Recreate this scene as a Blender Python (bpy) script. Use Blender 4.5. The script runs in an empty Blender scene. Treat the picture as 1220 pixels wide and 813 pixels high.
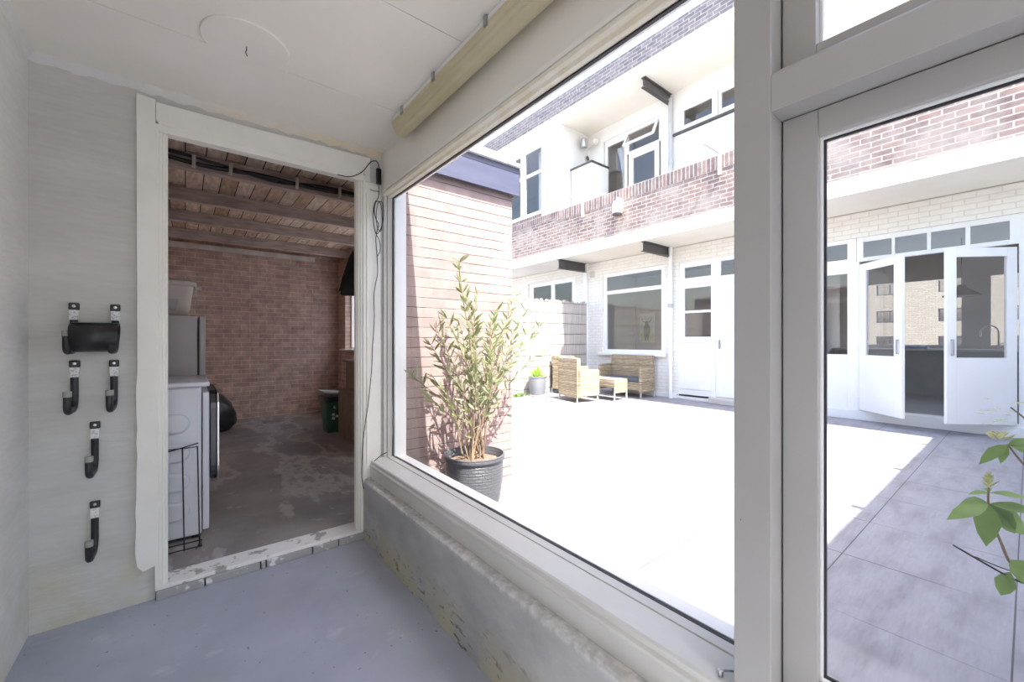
import bpy, bmesh, math, random
from math import sin, cos, pi, radians
from mathutils import Vector, Matrix
random.seed(7)
sc = bpy.context.scene
COL = sc.collection
# ------------------------------------------------------------------ mesh builder
class MB:
    def __init__(s): s.v = []; s.f = []; s.mi = []
    def add(s, vs, fs, mi=0):
        b = len(s.v); s.v += [tuple(v) for v in vs]
        for f in fs: s.f.append([b+i for i in f]); s.mi.append(mi)
        return s
    def box(s, x0, x1, y0, y1, z0, z1, mi=0):
        x0, x1 = min(x0,x1), max(x0,x1); y0, y1 = min(y0,y1), max(y0,y1); z0, z1 = min(z0,z1), max(z0,z1)
        vs = [(x0,y0,z0),(x1,y0,z0),(x1,y1,z0),(x0,y1,z0),(x0,y0,z1),(x1,y0,z1),(x1,y1,z1),(x0,y1,z1)]
        return s.add(vs, [(0,3,2,1),(4,5,6,7),(0,1,5,4),(1,2,6,5),(2,3,7,6),(3,0,4,7)], mi)
    def prism(s, prof, axis, a, b, mi=0):
        """prof: 2-D polygon in the two other axes (x,z)/(y,z)/(x,y); extruded a..b"""
        def P(p, t):
            if axis == 'X': return (t, p[0], p[1])
            if axis == 'Y': return (p[0], t, p[1])
            return (p[0], p[1], t)
        n = len(prof)
        vs = [P(p,a) for p in prof] + [P(p,b) for p in prof]
        fs = [tuple(range(n)), tuple(range(2*n-1, n-1, -1))] + [(i, i+n, (i+1)%n+n, (i+1)%n) for i in range(n)]
        return s.add(vs, fs, mi)
    def tube(s, pts, r, n=8, mi=0, cap=True):
        pts = [Vector(p) for p in pts]; m = len(pts)
        rs = r if isinstance(r, (list, tuple)) else [r]*m
        vs = []; prev = None
        for i, p in enumerate(pts):
            d = (pts[min(i+1,m-1)] - pts[max(i-1,0)])
            d = d.normalized() if d.length > 1e-9 else Vector((0,0,1))
            if prev is None:
                u = d.orthogonal().normalized()
            else:
                u = prev - d*prev.dot(d)
                u = u.normalized() if u.length > 1e-6 else d.orthogonal().normalized()
            prev = u; w = d.cross(u)
            for k in range(n):
                a = 2*pi*k/n; vs.append(p + (u*cos(a)+w*sin(a))*rs[i])
        fs = []
        for i in range(m-1):
            for k in range(n):
                fs.append((i*n+k, i*n+(k+1)%n, (i+1)*n+(k+1)%n, (i+1)*n+k))
        if cap: fs += [tuple(range(n))[::-1], tuple((m-1)*n+k for k in range(n))]
        return s.add(vs, fs, mi)
    def lathe(s, prof, c=(0,0,0), n=32, mi=0, sx=1, sy=1):
        vs = []; m = len(prof)
        for r, z in prof:
            for k in range(n):
                a = 2*pi*k/n; vs.append((c[0]+r*cos(a)*sx, c[1]+r*sin(a)*sy, c[2]+z))
        fs = [(i*n+k, i*n+(k+1)%n, (i+1)*n+(k+1)%n, (i+1)*n+k) for i in range(m-1) for k in range(n)]
        if prof[0][0] > 1e-5: fs.append(tuple(range(n))[::-1])
        if prof[-1][0] > 1e-5: fs.append(tuple((m-1)*n+k for k in range(n)))
        return s.add(vs, fs, mi)
    def holes(s, axis, t0, t1, u0, u1, z0, z1, hs, mi=0):
        """slab across axis (thickness t0..t1) spanning u,z with rectangular holes (ua,ub,za,zb)"""
        us = sorted(set([u0,u1]+[min(max(h[i],u0),u1) for h in hs for i in (0,1)]))
        for i in range(len(us)-1):
            a, b = us[i], us[i+1]
            if b-a < 1e-6: continue
            mid = (a+b)/2
            cut = sorted((max(h[2],z0), min(h[3],z1)) for h in hs if h[0] < mid < h[1])
            z = z0
            for c0, c1 in cut + [(z1, z1)]:
                if c0 - z > 1e-6:
                    if axis == 'X': s.box(t0,t1,a,b,z,c0,mi)
                    else: s.box(a,b,t0,t1,z,c0,mi)
                z = max(z, c1)
        return s
    def leaf(s, p, d, up, L, W, fold=.25, bend=.2, mi=0):
        p = Vector(p); d = Vector(d).normalized(); up = Vector(up)
        side = d.cross(up); side = side.normalized() if side.length > 1e-4 else d.orthogonal().normalized()
        nrm = side.cross(d).normalized()
        vs = [p]; 
        for t, w in ((.2,.62),(.45,1.0),(.75,.66)):
            c = p + d*L*t - nrm*bend*L*t*t
            vs += [c - side*W*w/2 + nrm*W*fold*w, c, c + side*W*w/2 + nrm*W*fold*w]
        vs.append(p + d*L - nrm*bend*L)
        fs = [(0,2,1),(0,3,2),(1,2,5,4),(2,3,6,5),(4,5,8,7),(5,6,9,8),(7,8,10),(8,9,10)]
        return s.add(vs, fs, mi)
WL = {}
def tag(o, label=None, cat=None, group=None, kind=None):
    if label: o['label'] = label
    if cat: o['category'] = cat
    if group: o['group'] = group
    if kind: o['kind'] = kind
    return o
def obj(name, mb, mat, parent=None, label=None, cat=None, group=None, kind=None, bevel=0, smooth=False, origin=None):
    me = bpy.data.meshes.new(name)
    if parent is not None: off = WL[parent.name]
    elif origin is not None: off = Vector(origin)
    else:
        xs = [v[0] for v in mb.v]; ys = [v[1] for v in mb.v]; zs = [v[2] for v in mb.v]
        off = Vector(((min(xs)+max(xs))/2, (min(ys)+max(ys))/2, min(zs)))
    me.from_pydata([tuple(Vector(v)-off) for v in mb.v], [], mb.f)
    mats = mat if isinstance(mat, (list,tuple)) else [mat]
    for m in mats: me.materials.append(m)
    for p, i in zip(me.polygons, mb.mi):
        p.material_index = i; p.use_smooth = smooth
    me.validate(); 
    bm = bmesh.new(); bm.from_mesh(me); bmesh.ops.recalc_face_normals(bm, faces=bm.faces); bm.to_mesh(me); bm.free()
    if smooth:
        try: me.set_sharp_from_angle(angle=radians(40))
        except Exception: pass
    o = bpy.data.objects.new(name, me); COL.objects.link(o)
    if parent is not None: o.parent = parent
    else: o.location = off
    WL[o.name] = off.copy()
    if bevel:
        b = o.modifiers.new('bevel', 'BEVEL'); b.width = bevel; b.segments = 2; b.limit_method = 'ANGLE'; b.angle_limit = radians(35)
    return tag(o, label, cat, group, kind)
def thing(name, label, cat, loc=(0,0,0), group=None, kind=None):
    o = bpy.data.objects.new(name, None); COL.objects.link(o); o.location = loc; o.empty_display_size = .1
    WL[o.name] = Vector(loc)
    return tag(o, label, cat, group, kind)
def copy_thing(root, loc=None, rot=None, label=None):
    def cp(o, par):
        c = o.copy(); COL.objects.link(c); c.parent = par
        for ch in list(o.children):
            cp(ch, c)
        return c
    r = cp(root, None)
    if loc is not None: r.location = loc
    if rot is not None: r.rotation_euler = rot
    if label: r['label'] = label
    return r
# ------------------------------------------------------------------ materials
def nt(name):
    m = bpy.data.materials.new(name); m.use_nodes = True
    t = m.node_tree; t.nodes.clear()
    out = t.nodes.new('ShaderNodeOutputMaterial'); b = t.nodes.new('ShaderNodeBsdfPrincipled')
    t.links.new(b.outputs[0], out.inputs[0])
    return m, t, b, out
def N(t, typ, **kw):
    n = t.nodes.new(typ)
    for k, v in kw.items():
        if k in n.inputs: n.inputs[k].default_value = v
        else: setattr(n, k, v)
    return n
def rgb(c): return (c[0], c[1], c[2], 1)
def ramp(t, src, stops):
    r = t.nodes.new('ShaderNodeValToRGB'); e = r.color_ramp.elements
    e[0].position = stops[0][0]; e[0].color = rgb(stops[0][1]); e[1].position = stops[-1][0]; e[1].color = rgb(stops[-1][1])
    for p, c in stops[1:-1]:
        x = e.new(p); x.color = rgb(c)
    t.links.new(src, r.inputs[0]); return r.outputs[0]
def mixc(t, fac, a, b, mode='MIX'):
    m = t.nodes.new('ShaderNodeMix'); m.data_type = 'RGBA'; m.blend_type = mode
    for sock, v in ((m.inputs[0], fac), (m.inputs[6], a), (m.inputs[7], b)):
        if isinstance(v, bpy.types.NodeSocket): t.links.new(v, sock)
        elif isinstance(v, (int, float)): sock.default_value = v
        else: sock.default_value = rgb(v)
    return m.outputs[2]
def pos(t): return t.nodes.new('ShaderNodeNewGeometry').outputs['Position']
def noise(t, scale, detail=4, vec=None, rough=.55, mult=None):
    n = N(t, 'ShaderNodeTexNoise', Scale=scale, Detail=detail, Roughness=rough)
    v = vec if vec is not None else pos(t)
    if mult:
        mm = t.nodes.new('ShaderNodeVectorMath'); mm.operation = 'MULTIPLY'; mm.inputs[1].default_value = mult
        t.links.new(v, mm.inputs[0]); v = mm.outputs[0]
    t.links.new(v, n.inputs['Vector']); return n.outputs['Fac']
def bump(t, b, h, strength=.3, dist=.01):
    n = N(t, 'ShaderNodeBump', Strength=strength, Distance=dist)
    t.links.new(h, n.inputs['Height']); t.links.new(n.outputs[0], b.inputs['Normal'])
def paint(name, c, c2=None, rough=.6, sc_=3., bmp=.15, bsc=40, metal=0, lo=.4, hi=.65, mult=None):
    m, t, b, o = nt(name)
    c2 = c2 or tuple(x*.9 for x in c)
    t.links.new(ramp(t, noise(t, sc_, 6, mult=mult), [(lo, c2), (hi, c)]), b.inputs['Base Color'])
    b.inputs['Roughness'].default_value = rough; b.inputs['Metallic'].default_value = metal
    if bmp: bump(t, b, noise(t, bsc, 3), bmp, .004)
    return m
def plane_vec(t, plane):
    s = t.nodes.new('ShaderNodeSeparateXYZ'); t.links.new(pos(t), s.inputs[0])
    c = t.nodes.new('ShaderNodeCombineXYZ')
    a, b = {'yz': (1,2), 'xz': (0,2), 'xy': (0,1), 'zy': (2,1), 'yx': (1,0)}[plane]
    t.links.new(s.outputs[a], c.inputs[0]); t.links.new(s.outputs[b], c.inputs[1])
    return c.outputs[0], s
def brick(name, plane, c1, c2, mortar, w=.215, h=.066, ms=.008, rough=.85, off=.5, var=None, bs=.6, mottle=.35, hline=None):
    m, t, b, o = nt(name)
    v, s = plane_vec(t, plane)
    br = N(t, 'ShaderNodeTexBrick', offset=off, **{'Scale': 1., 'Mortar Size': ms, 'Mortar Smooth': .15, 'Bias': 0., 'Brick Width': w, 'Row Height': h})
    br.inputs['Color1'].default_value = rgb(c1); br.inputs['Color2'].default_value = rgb(c2); br.inputs['Mortar'].default_value = rgb(mortar)
    # slight wobble so that the courses are not ruler straight
    nz = N(t, 'ShaderNodeTexNoise', Scale=7., Detail=2.); t.links.new(v, nz.inputs['Vector'])
    sub = N(t, 'ShaderNodeVectorMath', operation='SUBTRACT'); t.links.new(nz.outputs['Color'], sub.inputs[0]); sub.inputs[1].default_value = (.5,.5,.5)
    scl = N(t, 'ShaderNodeVectorMath', operation='SCALE'); t.links.new(sub.outputs[0], scl.inputs[0]); scl.inputs['Scale'].default_value = .012
    ad = N(t, 'ShaderNodeVectorMath', operation='ADD'); t.links.new(v, ad.inputs[0]); t.links.new(scl.outputs[0], ad.inputs[1])
    t.links.new(ad.outputs[0], br.inputs['Vector'])
    col = br.outputs['Color']
    nn = noise(t, 9, 6)
    col = mixc(t, mottle, col, ramp(t, nn, [(.3, (.45,.45,.45)), (.7, (1.4,1.4,1.4))]), 'MULTIPLY')
    if var: col = mixc(t, ramp(t, noise(t, 2.2, 5), [(.45,(0,0,0)), (.7,(1,1,1))]), col, var)
    if hline:
        zz = N(t, 'ShaderNodeSeparateXYZ'); t.links.new(ad.outputs[0], zz.inputs[0])
        dv = N(t, 'ShaderNodeMath', operation='DIVIDE'); t.links.new(zz.outputs[1], dv.inputs[0]); dv.inputs[1].default_value = h
        fq = N(t, 'ShaderNodeMath', operation='FRACT'); t.links.new(dv.outputs[0], fq.inputs[0])
        ls = N(t, 'ShaderNodeMath', operation='LESS_THAN'); t.links.new(fq.outputs[0], ls.inputs[0]); ls.inputs[1].default_value = .085
        mm = N(t, 'ShaderNodeMath', operation='MULTIPLY'); t.links.new(ls.outputs[0], mm.inputs[0]); t.links.new(ramp(t, noise(t, 5, 4), [(.38,(.35,)*3),(.55,(1,)*3)]), mm.inputs[1])
        col = mixc(t, mm.outputs[0], col, hline)
    t.links.new(col, b.inputs['Base Color']); b.inputs['Roughness'].default_value = rough
    inv = N(t, 'ShaderNodeMath', operation='SUBTRACT'); inv.inputs[0].default_value = 1; t.links.new(br.outputs['Fac'], inv.inputs[1])
    ad2 = N(t, 'ShaderNodeMath', operation='MULTIPLY_ADD'); t.links.new(noise(t, 60, 3), ad2.inputs[0]); ad2.inputs[1].default_value = .25
    t.links.new(inv.outputs[0], ad2.inputs[2])
    bump(t, b, ad2.outputs[0], bs, .008)
    return m
def glassmat(name, tint=(1,1,1), ior=1.5, refl=1.0):
    m = bpy.data.materials.new(name); m.use_nodes = True; t = m.node_tree; t.nodes.clear()
    out = t.nodes.new('ShaderNodeOutputMaterial')
    tr = N(t, 'ShaderNodeBsdfTransparent'); tr.inputs[0].default_value = rgb(tint)
    gl = N(t, 'ShaderNodeBsdfGlossy', Roughness=.0)
    # Schlick reflectance of one pane face, the same from both sides
    g = t.nodes.new('ShaderNodeNewGeometry'); dt = N(t, 'ShaderNodeVectorMath', operation='DOT_PRODUCT')
    t.links.new(g.outputs['Incoming'], dt.inputs[0]); t.links.new(g.outputs['Normal'], dt.inputs[1])
    ab = N(t, 'ShaderNodeMath', operation='ABSOLUTE'); t.links.new(dt.outputs['Value'], ab.inputs[0])
    om = N(t, 'ShaderNodeMath', operation='SUBTRACT'); om.inputs[0].default_value = 1; om.use_clamp = True; t.links.new(ab.outputs[0], om.inputs[1])
    pw = N(t, 'ShaderNodeMath', operation='POWER'); t.links.new(om.outputs[0], pw.inputs[0]); pw.inputs[1].default_value = 5
    f0 = ((ior-1)/(ior+1))**2
    fr = N(t, 'ShaderNodeMath', operation='MULTIPLY_ADD'); t.links.new(pw.outputs[0], fr.inputs[0]); fr.inputs[1].default_value = 1-f0; fr.inputs[2].default_value = f0
    mu = N(t, 'ShaderNodeMath', operation='MULTIPLY'); mu.inputs[1].default_value = refl; mu.use_clamp = True
    mx = t.nodes.new('ShaderNodeMixShader')
    t.links.new(fr.outputs[0], mu.inputs[0]); t.links.new(mu.outputs[0], mx.inputs[0]); t.links.new(tr.outputs[0], mx.inputs[1]); t.links.new(gl.outputs[0], mx.inputs[2])
    t.links.new(mx.outputs[0], out.inputs[0]); return m

M = {}
M['wall'] = None
def wall_paint(name, c, stainc, z0=.35, streak=(.6,.6,3), rough=.75, stain_amt=1):
    """painted plaster with faint brush marks and damp stains close to the floor"""
    m, t, b, o = nt(name)
    base = ramp(t, noise(t, 2.5, 8, mult=streak), [(.35, tuple(x*.90 for x in c)), (.65, c)])
    base = mixc(t, .25, base, ramp(t, noise(t, 22, 5, mult=streak), [(.3, (.8,.8,.8)), (.7, (1.1,1.1,1.1))]), 'MULTIPLY')
    s = t.nodes.new('ShaderNodeSeparateXYZ'); t.links.new(pos(t), s.inputs[0])
    mr = N(t, 'ShaderNodeMapRange'); mr.inputs[1].default_value = 0; mr.inputs[2].default_value = z0; mr.inputs[3].default_value = 1; mr.inputs[4].default_value = 0
    t.links.new(s.outputs[2], mr.inputs[0])
    mu = N(t, 'ShaderNodeMath', operation='MULTIPLY'); t.links.new(mr.outputs[0], mu.inputs[0])
    t.links.new(ramp(t, noise(t, 6, 6), [(.42, (0,0,0)), (.7, (stain_amt,)*3)]), mu.inputs[1])
    col = mixc(t, mu.outputs[0], base, stainc)
    t.links.new(col, b.inputs['Base Color']); b.inputs['Roughness'].default_value = rough
    bump(t, b, noise(t, 30, 4, mult=streak), .25, .006)
    return m
M['wall'] = wall_paint('grey_wall_paint', (.56,.555,.52), (.50,.46,.30))
M['wall_left'] = wall_paint('pale_wall_paint', (.71,.70,.665), (.54,.52,.38), z0=.5)
M['ceiling'] = paint('ceiling_paint', (.79,.76,.69), (.73,.70,.63), .7, 1.5, .05)
M['lintel'] = paint('lintel_paint', (.84,.815,.75), (.80,.775,.71), .6, 2, .06)
M['trim'] = paint('white_trim_paint', (.76,.745,.68), (.71,.695,.63), .45, 4, .12, 25)
M['frame'] = paint('window_frame_paint', (.66,.65,.61), (.62,.61,.57), .4, 5, .05)
M['post'] = paint('grey_post_paint', (.405,.395,.375), (.38,.37,.35), .45, 3, .06)
M['cream'] = paint('yellowed_paint', (.86,.84,.76), (.80,.74,.58), .5, 12, .1)
M['gasket'] = paint('black_gasket', (.03,.03,.035), rough=.5, bmp=0)
M['black'] = paint('black_plastic', (.02,.02,.022), (.012,.012,.013), rough=.42, bmp=.05)
M['blackcloth'] = paint('black_cloth', (.012,.014,.014), rough=.85, bmp=.2, bsc=200)
M['wire'] = paint('black_wire', (.015,.015,.015), rough=.5, bmp=0)
M['greytip'] = paint('grey_tip', (.30,.31,.27), rough=.6, bmp=0)
M['label'] = paint('paper_label', (.72,.72,.70), (.40,.40,.40), .6, 160, 0, lo=.38, hi=.5)
M['steel'] = paint('steel', (.5,.5,.5), rough=.3, metal=1, bmp=0)
M['housewhite'] = brick('white_painted_brick', 'yz', (.84,.82,.77), (.80,.78,.73), (.70,.68,.62), .215, .075, .007, .8, mottle=.08, bs=.5)
M['white'] = paint('white_paint', (.86,.86,.84), (.82,.82,.80), .5, 3, .03)
M['soffit'] = paint('cream_soffit_paint', (.86,.83,.74), (.80,.77,.68), .7, 1.5, .05)
M['darksteel'] = paint('dark_steel_paint', (.09,.085,.085), (.06,.055,.055), .5, 8, .05)
M['greypipe'] = paint('grey_pipe', (.5,.5,.5), rough=.5, bmp=0)
M['room'] = paint('room_plaster', (.62,.58,.53), (.56,.53,.48), .8, 2, 0)
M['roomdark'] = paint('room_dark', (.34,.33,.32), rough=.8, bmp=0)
M['bluepanel'] = paint('blue_fascia', (.062,.066,.11), (.045,.048,.085), .5, 3, .05, mult=(1,1,4))
M['parapet'] = brick('brown_brick', 'yz', (.36,.24,.20), (.20,.14,.13), (.50,.46,.42), .215, .073, .009, var=(.42,.36,.32), mottle=.5)
M['soldier'] = brick('brown_soldier_brick', 'yz', (.34,.23,.20), (.18,.13,.12), (.52,.48,.44), .075, .24, .009, off=0, mottle=.5)
M['shedbrick'] = brick('pink_brick', 'xz', (.30,.22,.205), (.26,.185,.175), (.30,.24,.225), .235, .072, .004, mottle=.3, bs=1., hline=(.07,.045,.04))
M['redbrick'] = brick('red_brick', 'xz', (.62,.45,.37), (.50,.36,.30), (.70,.58,.50), .215, .0655, .005, mottle=.5)
M['redbrick_y'] = brick('red_brick_side', 'yz', (.62,.45,.37), (.50,.36,.30), (.70,.58,.50), .215, .0655, .005, mottle=.5)
M['yellowbrick'] = brick('yellow_brick', 'yz', (.36,.32,.24), (.30,.265,.20), (.24,.21,.17), .5, .16, .02)
M['glass'] = glassmat('window_glass', (.97,.98,.98), 1.45, .8)
M['farglass'] = glassmat('house_glass', (.90,.89,.89), 1.6, 1.2)
M['greyplastic'] = paint('grey_plastic', (.58,.55,.50), (.52,.49,.45), .45, 4, .03)
M['fridge'] = paint('silver_fridge', (.40,.40,.41), (.37,.37,.38), .35, 4, .02)
M['appliance'] = paint('white_enamel', (.66,.67,.70), (.62,.63,.66), .3, 4, .02)
M['darkdoor'] = paint('dark_door', (.03,.03,.035), rough=.25, bmp=0)
M['cardboard'] = paint('brown_board', (.27,.20,.15), (.22,.16,.12), .75, 10, .1)
M['green'] = paint('green_plastic', (.05,.15,.08), (.04,.12,.06), .5, 10, .05)
M['palegreen'] = paint('pale_green_plastic', (.42,.52,.46), rough=.5, bmp=0)
M['red'] = paint('red_cloth', (.30,.02,.03), (.08,.01,.015), .9, 30, .3)
M['bag'] = paint('dark_bag', (.035,.04,.045), rough=.28, bmp=.6, bsc=14)
M['potblack'] = None
M['stem'] = paint('brown_stem', (.28,.20,.13), (.20,.14,.09), .8, 20, .2)
M['soil'] = paint('soil', (.22,.16,.12), (.10,.07,.05), .95, 60, .8, 60)
M['plantgrey'] = paint('grey_pot', (.22,.23,.25), rough=.6, bmp=.05)
M['stone'] = None
def leafmat(name, c, c2, scale=14):
    m, t, b, o = nt(name)
    t.links.new(ramp(t, noise(t, scale, 3), [(.35, c2), (.65, c)]), b.inputs['Base Color'])
    b.inputs['Roughness'].default_value = .45
    tl = N(t, 'ShaderNodeBsdfTranslucent'); tl.inputs[0].default_value = rgb(tuple(min(1,x*1.5) for x in c))
    mx = t.nodes.new('ShaderNodeMixShader'); mx.inputs[0].default_value = .35
    t.links.new(b.outputs[0], mx.inputs[1]); t.links.new(tl.outputs[0], mx.inputs[2]); t.links.new(mx.outputs[0], o.inputs[0])
    return m
M['oleander'] = leafmat('oleander_leaf', (.25,.29,.14), (.13,.15,.085), 6)
M['leaf'] = leafmat('green_leaf', (.17,.27,.07), (.10,.18,.05))
M['bud'] = leafmat('pink_green_bud', (.40,.46,.22), (.42,.28,.20), 60)
M['brightleaf'] = leafmat('bright_leaf', (.35,.50,.10), (.25,.38,.08))
# floors
m, t, b, o = nt('painted_concrete_floor')
col = ramp(t, noise(t, 3, 8), [(.3, (.31,.325,.38)), (.7, (.39,.41,.47))])
col = mixc(t, ramp(t, noise(t, 5, 6, mult=(1,1.6,1)), [(.62,(0,0,0)),(.74,(.55,.55,.55))]), col, (.55,.56,.58))
col = mixc(t, ramp(t, noise(t, 45, 2), [(.70,(0,0,0)),(.74,(.8,.8,.8))]), col, (.12,.11,.10))
t.links.new(col, b.inputs['Base Color']); t.links.new(ramp(t, noise(t, 5, 4), [(.3,(.28,)*3),(.7,(.5,)*3)]), b.inputs['Roughness'])
bump(t, b, noise(t, 12, 5), .12, .006); M['floor'] = m
m, t, b, o = nt('bare_concrete_floor')
col = ramp(t, noise(t, 1.6, 8), [(.3, (.17,.155,.145)), (.7, (.34,.31,.285))])
col = mixc(t, ramp(t, noise(t, 1.3, 5, rough=.6, mult=(1.2,.5,1)), [(.52,(0,0,0)),(.545,(.5,.5,.5)),(.56,(.5,.5,.5)),(.59,(0,0,0))]), col, (.50,.47,.42))
col = mixc(t, ramp(t, noise(t, 11, 6), [(.64,(0,0,0)),(.70,(.5,.5,.5))]), col, (.5,.47,.43))
t.links.new(col, b.inputs['Base Color']); b.inputs['Roughness'].default_value = .6
bump(t, b, noise(t, 10, 6), .3, .01); M['shedfloor'] = m
m, t, b, o = nt('courtyard_tiles')
s = t.nodes.new('ShaderNodeSeparateXYZ'); t.links.new(pos(t), s.inputs[0])
def joint(axis, start, step):
    a = N(t,'ShaderNodeMath',operation='SUBTRACT'); t.links.new(s.outputs[axis], a.inputs[0]); a.inputs[1].default_value = start - step*40
    d = N(t,'ShaderNodeMath',operation='DIVIDE'); t.links.new(a.outputs[0], d.inputs[0]); d.inputs[1].default_value = step
    f = N(t,'ShaderNodeMath',operation='FRACT'); t.links.new(d.outputs[0], f.inputs[0])
    q = N(t,'ShaderNodeMath',operation='PINGPONG'); t.links.new(f.outputs[0], q.inputs[0]); q.inputs[1].default_value = .5
    l = N(t,'ShaderNodeMath',operation='LESS_THAN'); t.links.new(q.outputs[0], l.inputs[0]); l.inputs[1].default_value = (.003 if axis else .0035)/step
    return l.outputs[0]
mx = N(t,'ShaderNodeMath',operation='MAXIMUM'); jx = N(t,'ShaderNodeMath',operation='MULTIPLY'); t.links.new(joint(0, 2.27, .64), jx.inputs[0]); t.links.new(ramp(t, noise(t, 1.1, 2), [(.40,(.15,)*3),(.56,(1,)*3)]), jx.inputs[1]); t.links.new(jx.outputs[0], mx.inputs[0]); t.links.new(joint(1, .04, .62), mx.inputs[1])
col = ramp(t, noise(t, 2.2, 8, mult=(1.2,4,1)), [(.3, (.20,.19,.205)), (.5, (.272,.265,.285)), (.75, (.305,.30,.32))])
col = mixc(t, .35, col, ramp(t, noise(t, 14, 8, mult=(.8,5,1), rough=.7), [(.3,(.6,.58,.56)),(.6,(1.1,1.1,1.1))]), 'MULTIPLY')
col = mixc(t, mx.outputs[0], col, (.06,.06,.065))
t.links.new(col, b.inputs['Base Color']); b.inputs['Roughness'].default_value = .55
M['tiles'] = m
# concrete plinth under the window: mould and flaking paint near the floor
m, t, b, o = nt('damp_concrete')
s = t.nodes.new('ShaderNodeSeparateXYZ'); t.links.new(pos(t), s.inputs[0])
col = ramp(t, noise(t, 4, 8, mult=(1,1,2)), [(.3, (.34,.34,.33)), (.7, (.47,.47,.45))])
mr = N(t,'ShaderNodeMapRange'); mr.inputs[1].default_value = .02; mr.inputs[2].default_value = .20; mr.inputs[3].default_value = 1; mr.inputs[4].default_value = 0
t.links.new(s.outputs[2], mr.inputs[0])
mu = N(t,'ShaderNodeMath',operation='MULTIPLY'); t.links.new(mr.outputs[0], mu.inputs[0]); t.links.new(ramp(t, noise(t, 5, 5), [(.38,(0,0,0)),(.55,(1,1,1))]), mu.inputs[1])
col = mixc(t, mu.outputs[0], col, (.47,.44,.30))
mu2 = N(t,'ShaderNodeMath',operation='MULTIPLY'); t.links.new(mr.outputs[0], mu2.inputs[0]); t.links.new(ramp(t, noise(t, 28, 6, mult=(1,.6,1.6)), [(.58,(0,0,0)),(.66,(1,1,1))]), mu2.inputs[1])
col = mixc(t, mu2.outputs[0], col, (.10,.09,.07))
gt = N(t,'ShaderNodeMapRange'); gt.inputs[1].default_value = .335; gt.inputs[2].default_value = .35; t.links.new(s.outputs[2], gt.inputs[0])
mu3 = N(t,'ShaderNodeMath',operation='MULTIPLY'); t.links.new(gt.outputs[0], mu3.inputs[0]); t.links.new(ramp(t, noise(t, 35, 6), [(.40,(.05,.05,.05)),(.66,(.8,.8,.8))]), mu3.inputs[1])
col = mixc(t, mu3.outputs[0], col, (.68,.67,.64))
t.links.new(col, b.inputs['Base Color']); b.inputs['Roughness'].default_value = .8; bump(t, b, noise(t, 25, 6), .5, .008); M['concrete'] = m
# threshold: chipped white paint over grey stone
m, t, b, o = nt('chipped_threshold')
col = mixc(t, ramp(t, noise(t, 14, 6), [(.38,(0,0,0)),(.44,(1,1,1))]), (.34,.33,.31), (.72,.71,.68))
t.links.new(col, b.inputs['Base Color']); b.inputs['Roughness'].default_value = .7; bump(t, b, noise(t, 20, 5), .5, .008); M['threshold'] = m
m, t, b, o = nt('bare_threshold_brick')
col = mixc(t, ramp(t, noise(t, 12, 6), [(.56,(0,0,0)),(.62,(1,1,1))]), (.33,.33,.32), (.70,.69,.66))
t.links.new(col, b.inputs['Base Color']); b.inputs['Roughness'].default_value = .8; bump(t, b, noise(t, 25, 5), .6, .008); M['thresholdbrick'] = m
# old roof boards (run along Y) and beams
m, t, b, o = nt('old_roof_boards')
v, s = plane_vec(t, 'yx')
br = N(t, 'ShaderNodeTexBrick', offset=.37, **{'Scale': 1., 'Mortar Size': .004, 'Brick Width': 2.4, 'Row Height': .125, 'Bias': 0.})
br.inputs['Color1'].default_value = rgb((.66,.55,.46)); br.inputs['Color2'].default_value = rgb((.38,.26,.17)); br.inputs['Mortar'].default_value = rgb((.015,.012,.01))
t.links.new(v, br.inputs['Vector'])
col = mixc(t, .7, br.outputs['Color'], ramp(t, noise(t, 6, 8, mult=(5,1,1)), [(.3,(.45,.42,.40)),(.7,(1.3,1.3,1.3))]), 'MULTIPLY')
col = mixc(t, ramp(t, noise(t, 16, 4), [(.62,(0,0,0)),(.72,(.7,.7,.7))]), col, (.10,.09,.085))
t.links.new(col, b.inputs['Base Color']); b.inputs['Roughness'].default_value = .85; bump(t, b, noise(t, 30, 5, mult=(6,1,1)), .4, .006); M['boards'] = m
m, t, b, o = nt('old_beam')
col = ramp(t, noise(t, 6, 8, mult=(1,5,6)), [(.3, (.30,.245,.22)), (.7, (.54,.46,.42))])
t.links.new(col, b.inputs['Base Color']); b.inputs['Roughness'].default_value = .85; bump(t, b, noise(t, 25, 5, mult=(1,6,6)), .4, .006); M['beam'] = m
M['batten'] = paint('pale_batten', (.70,.67,.62), (.56,.53,.48), .7, 6, .1)
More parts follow.
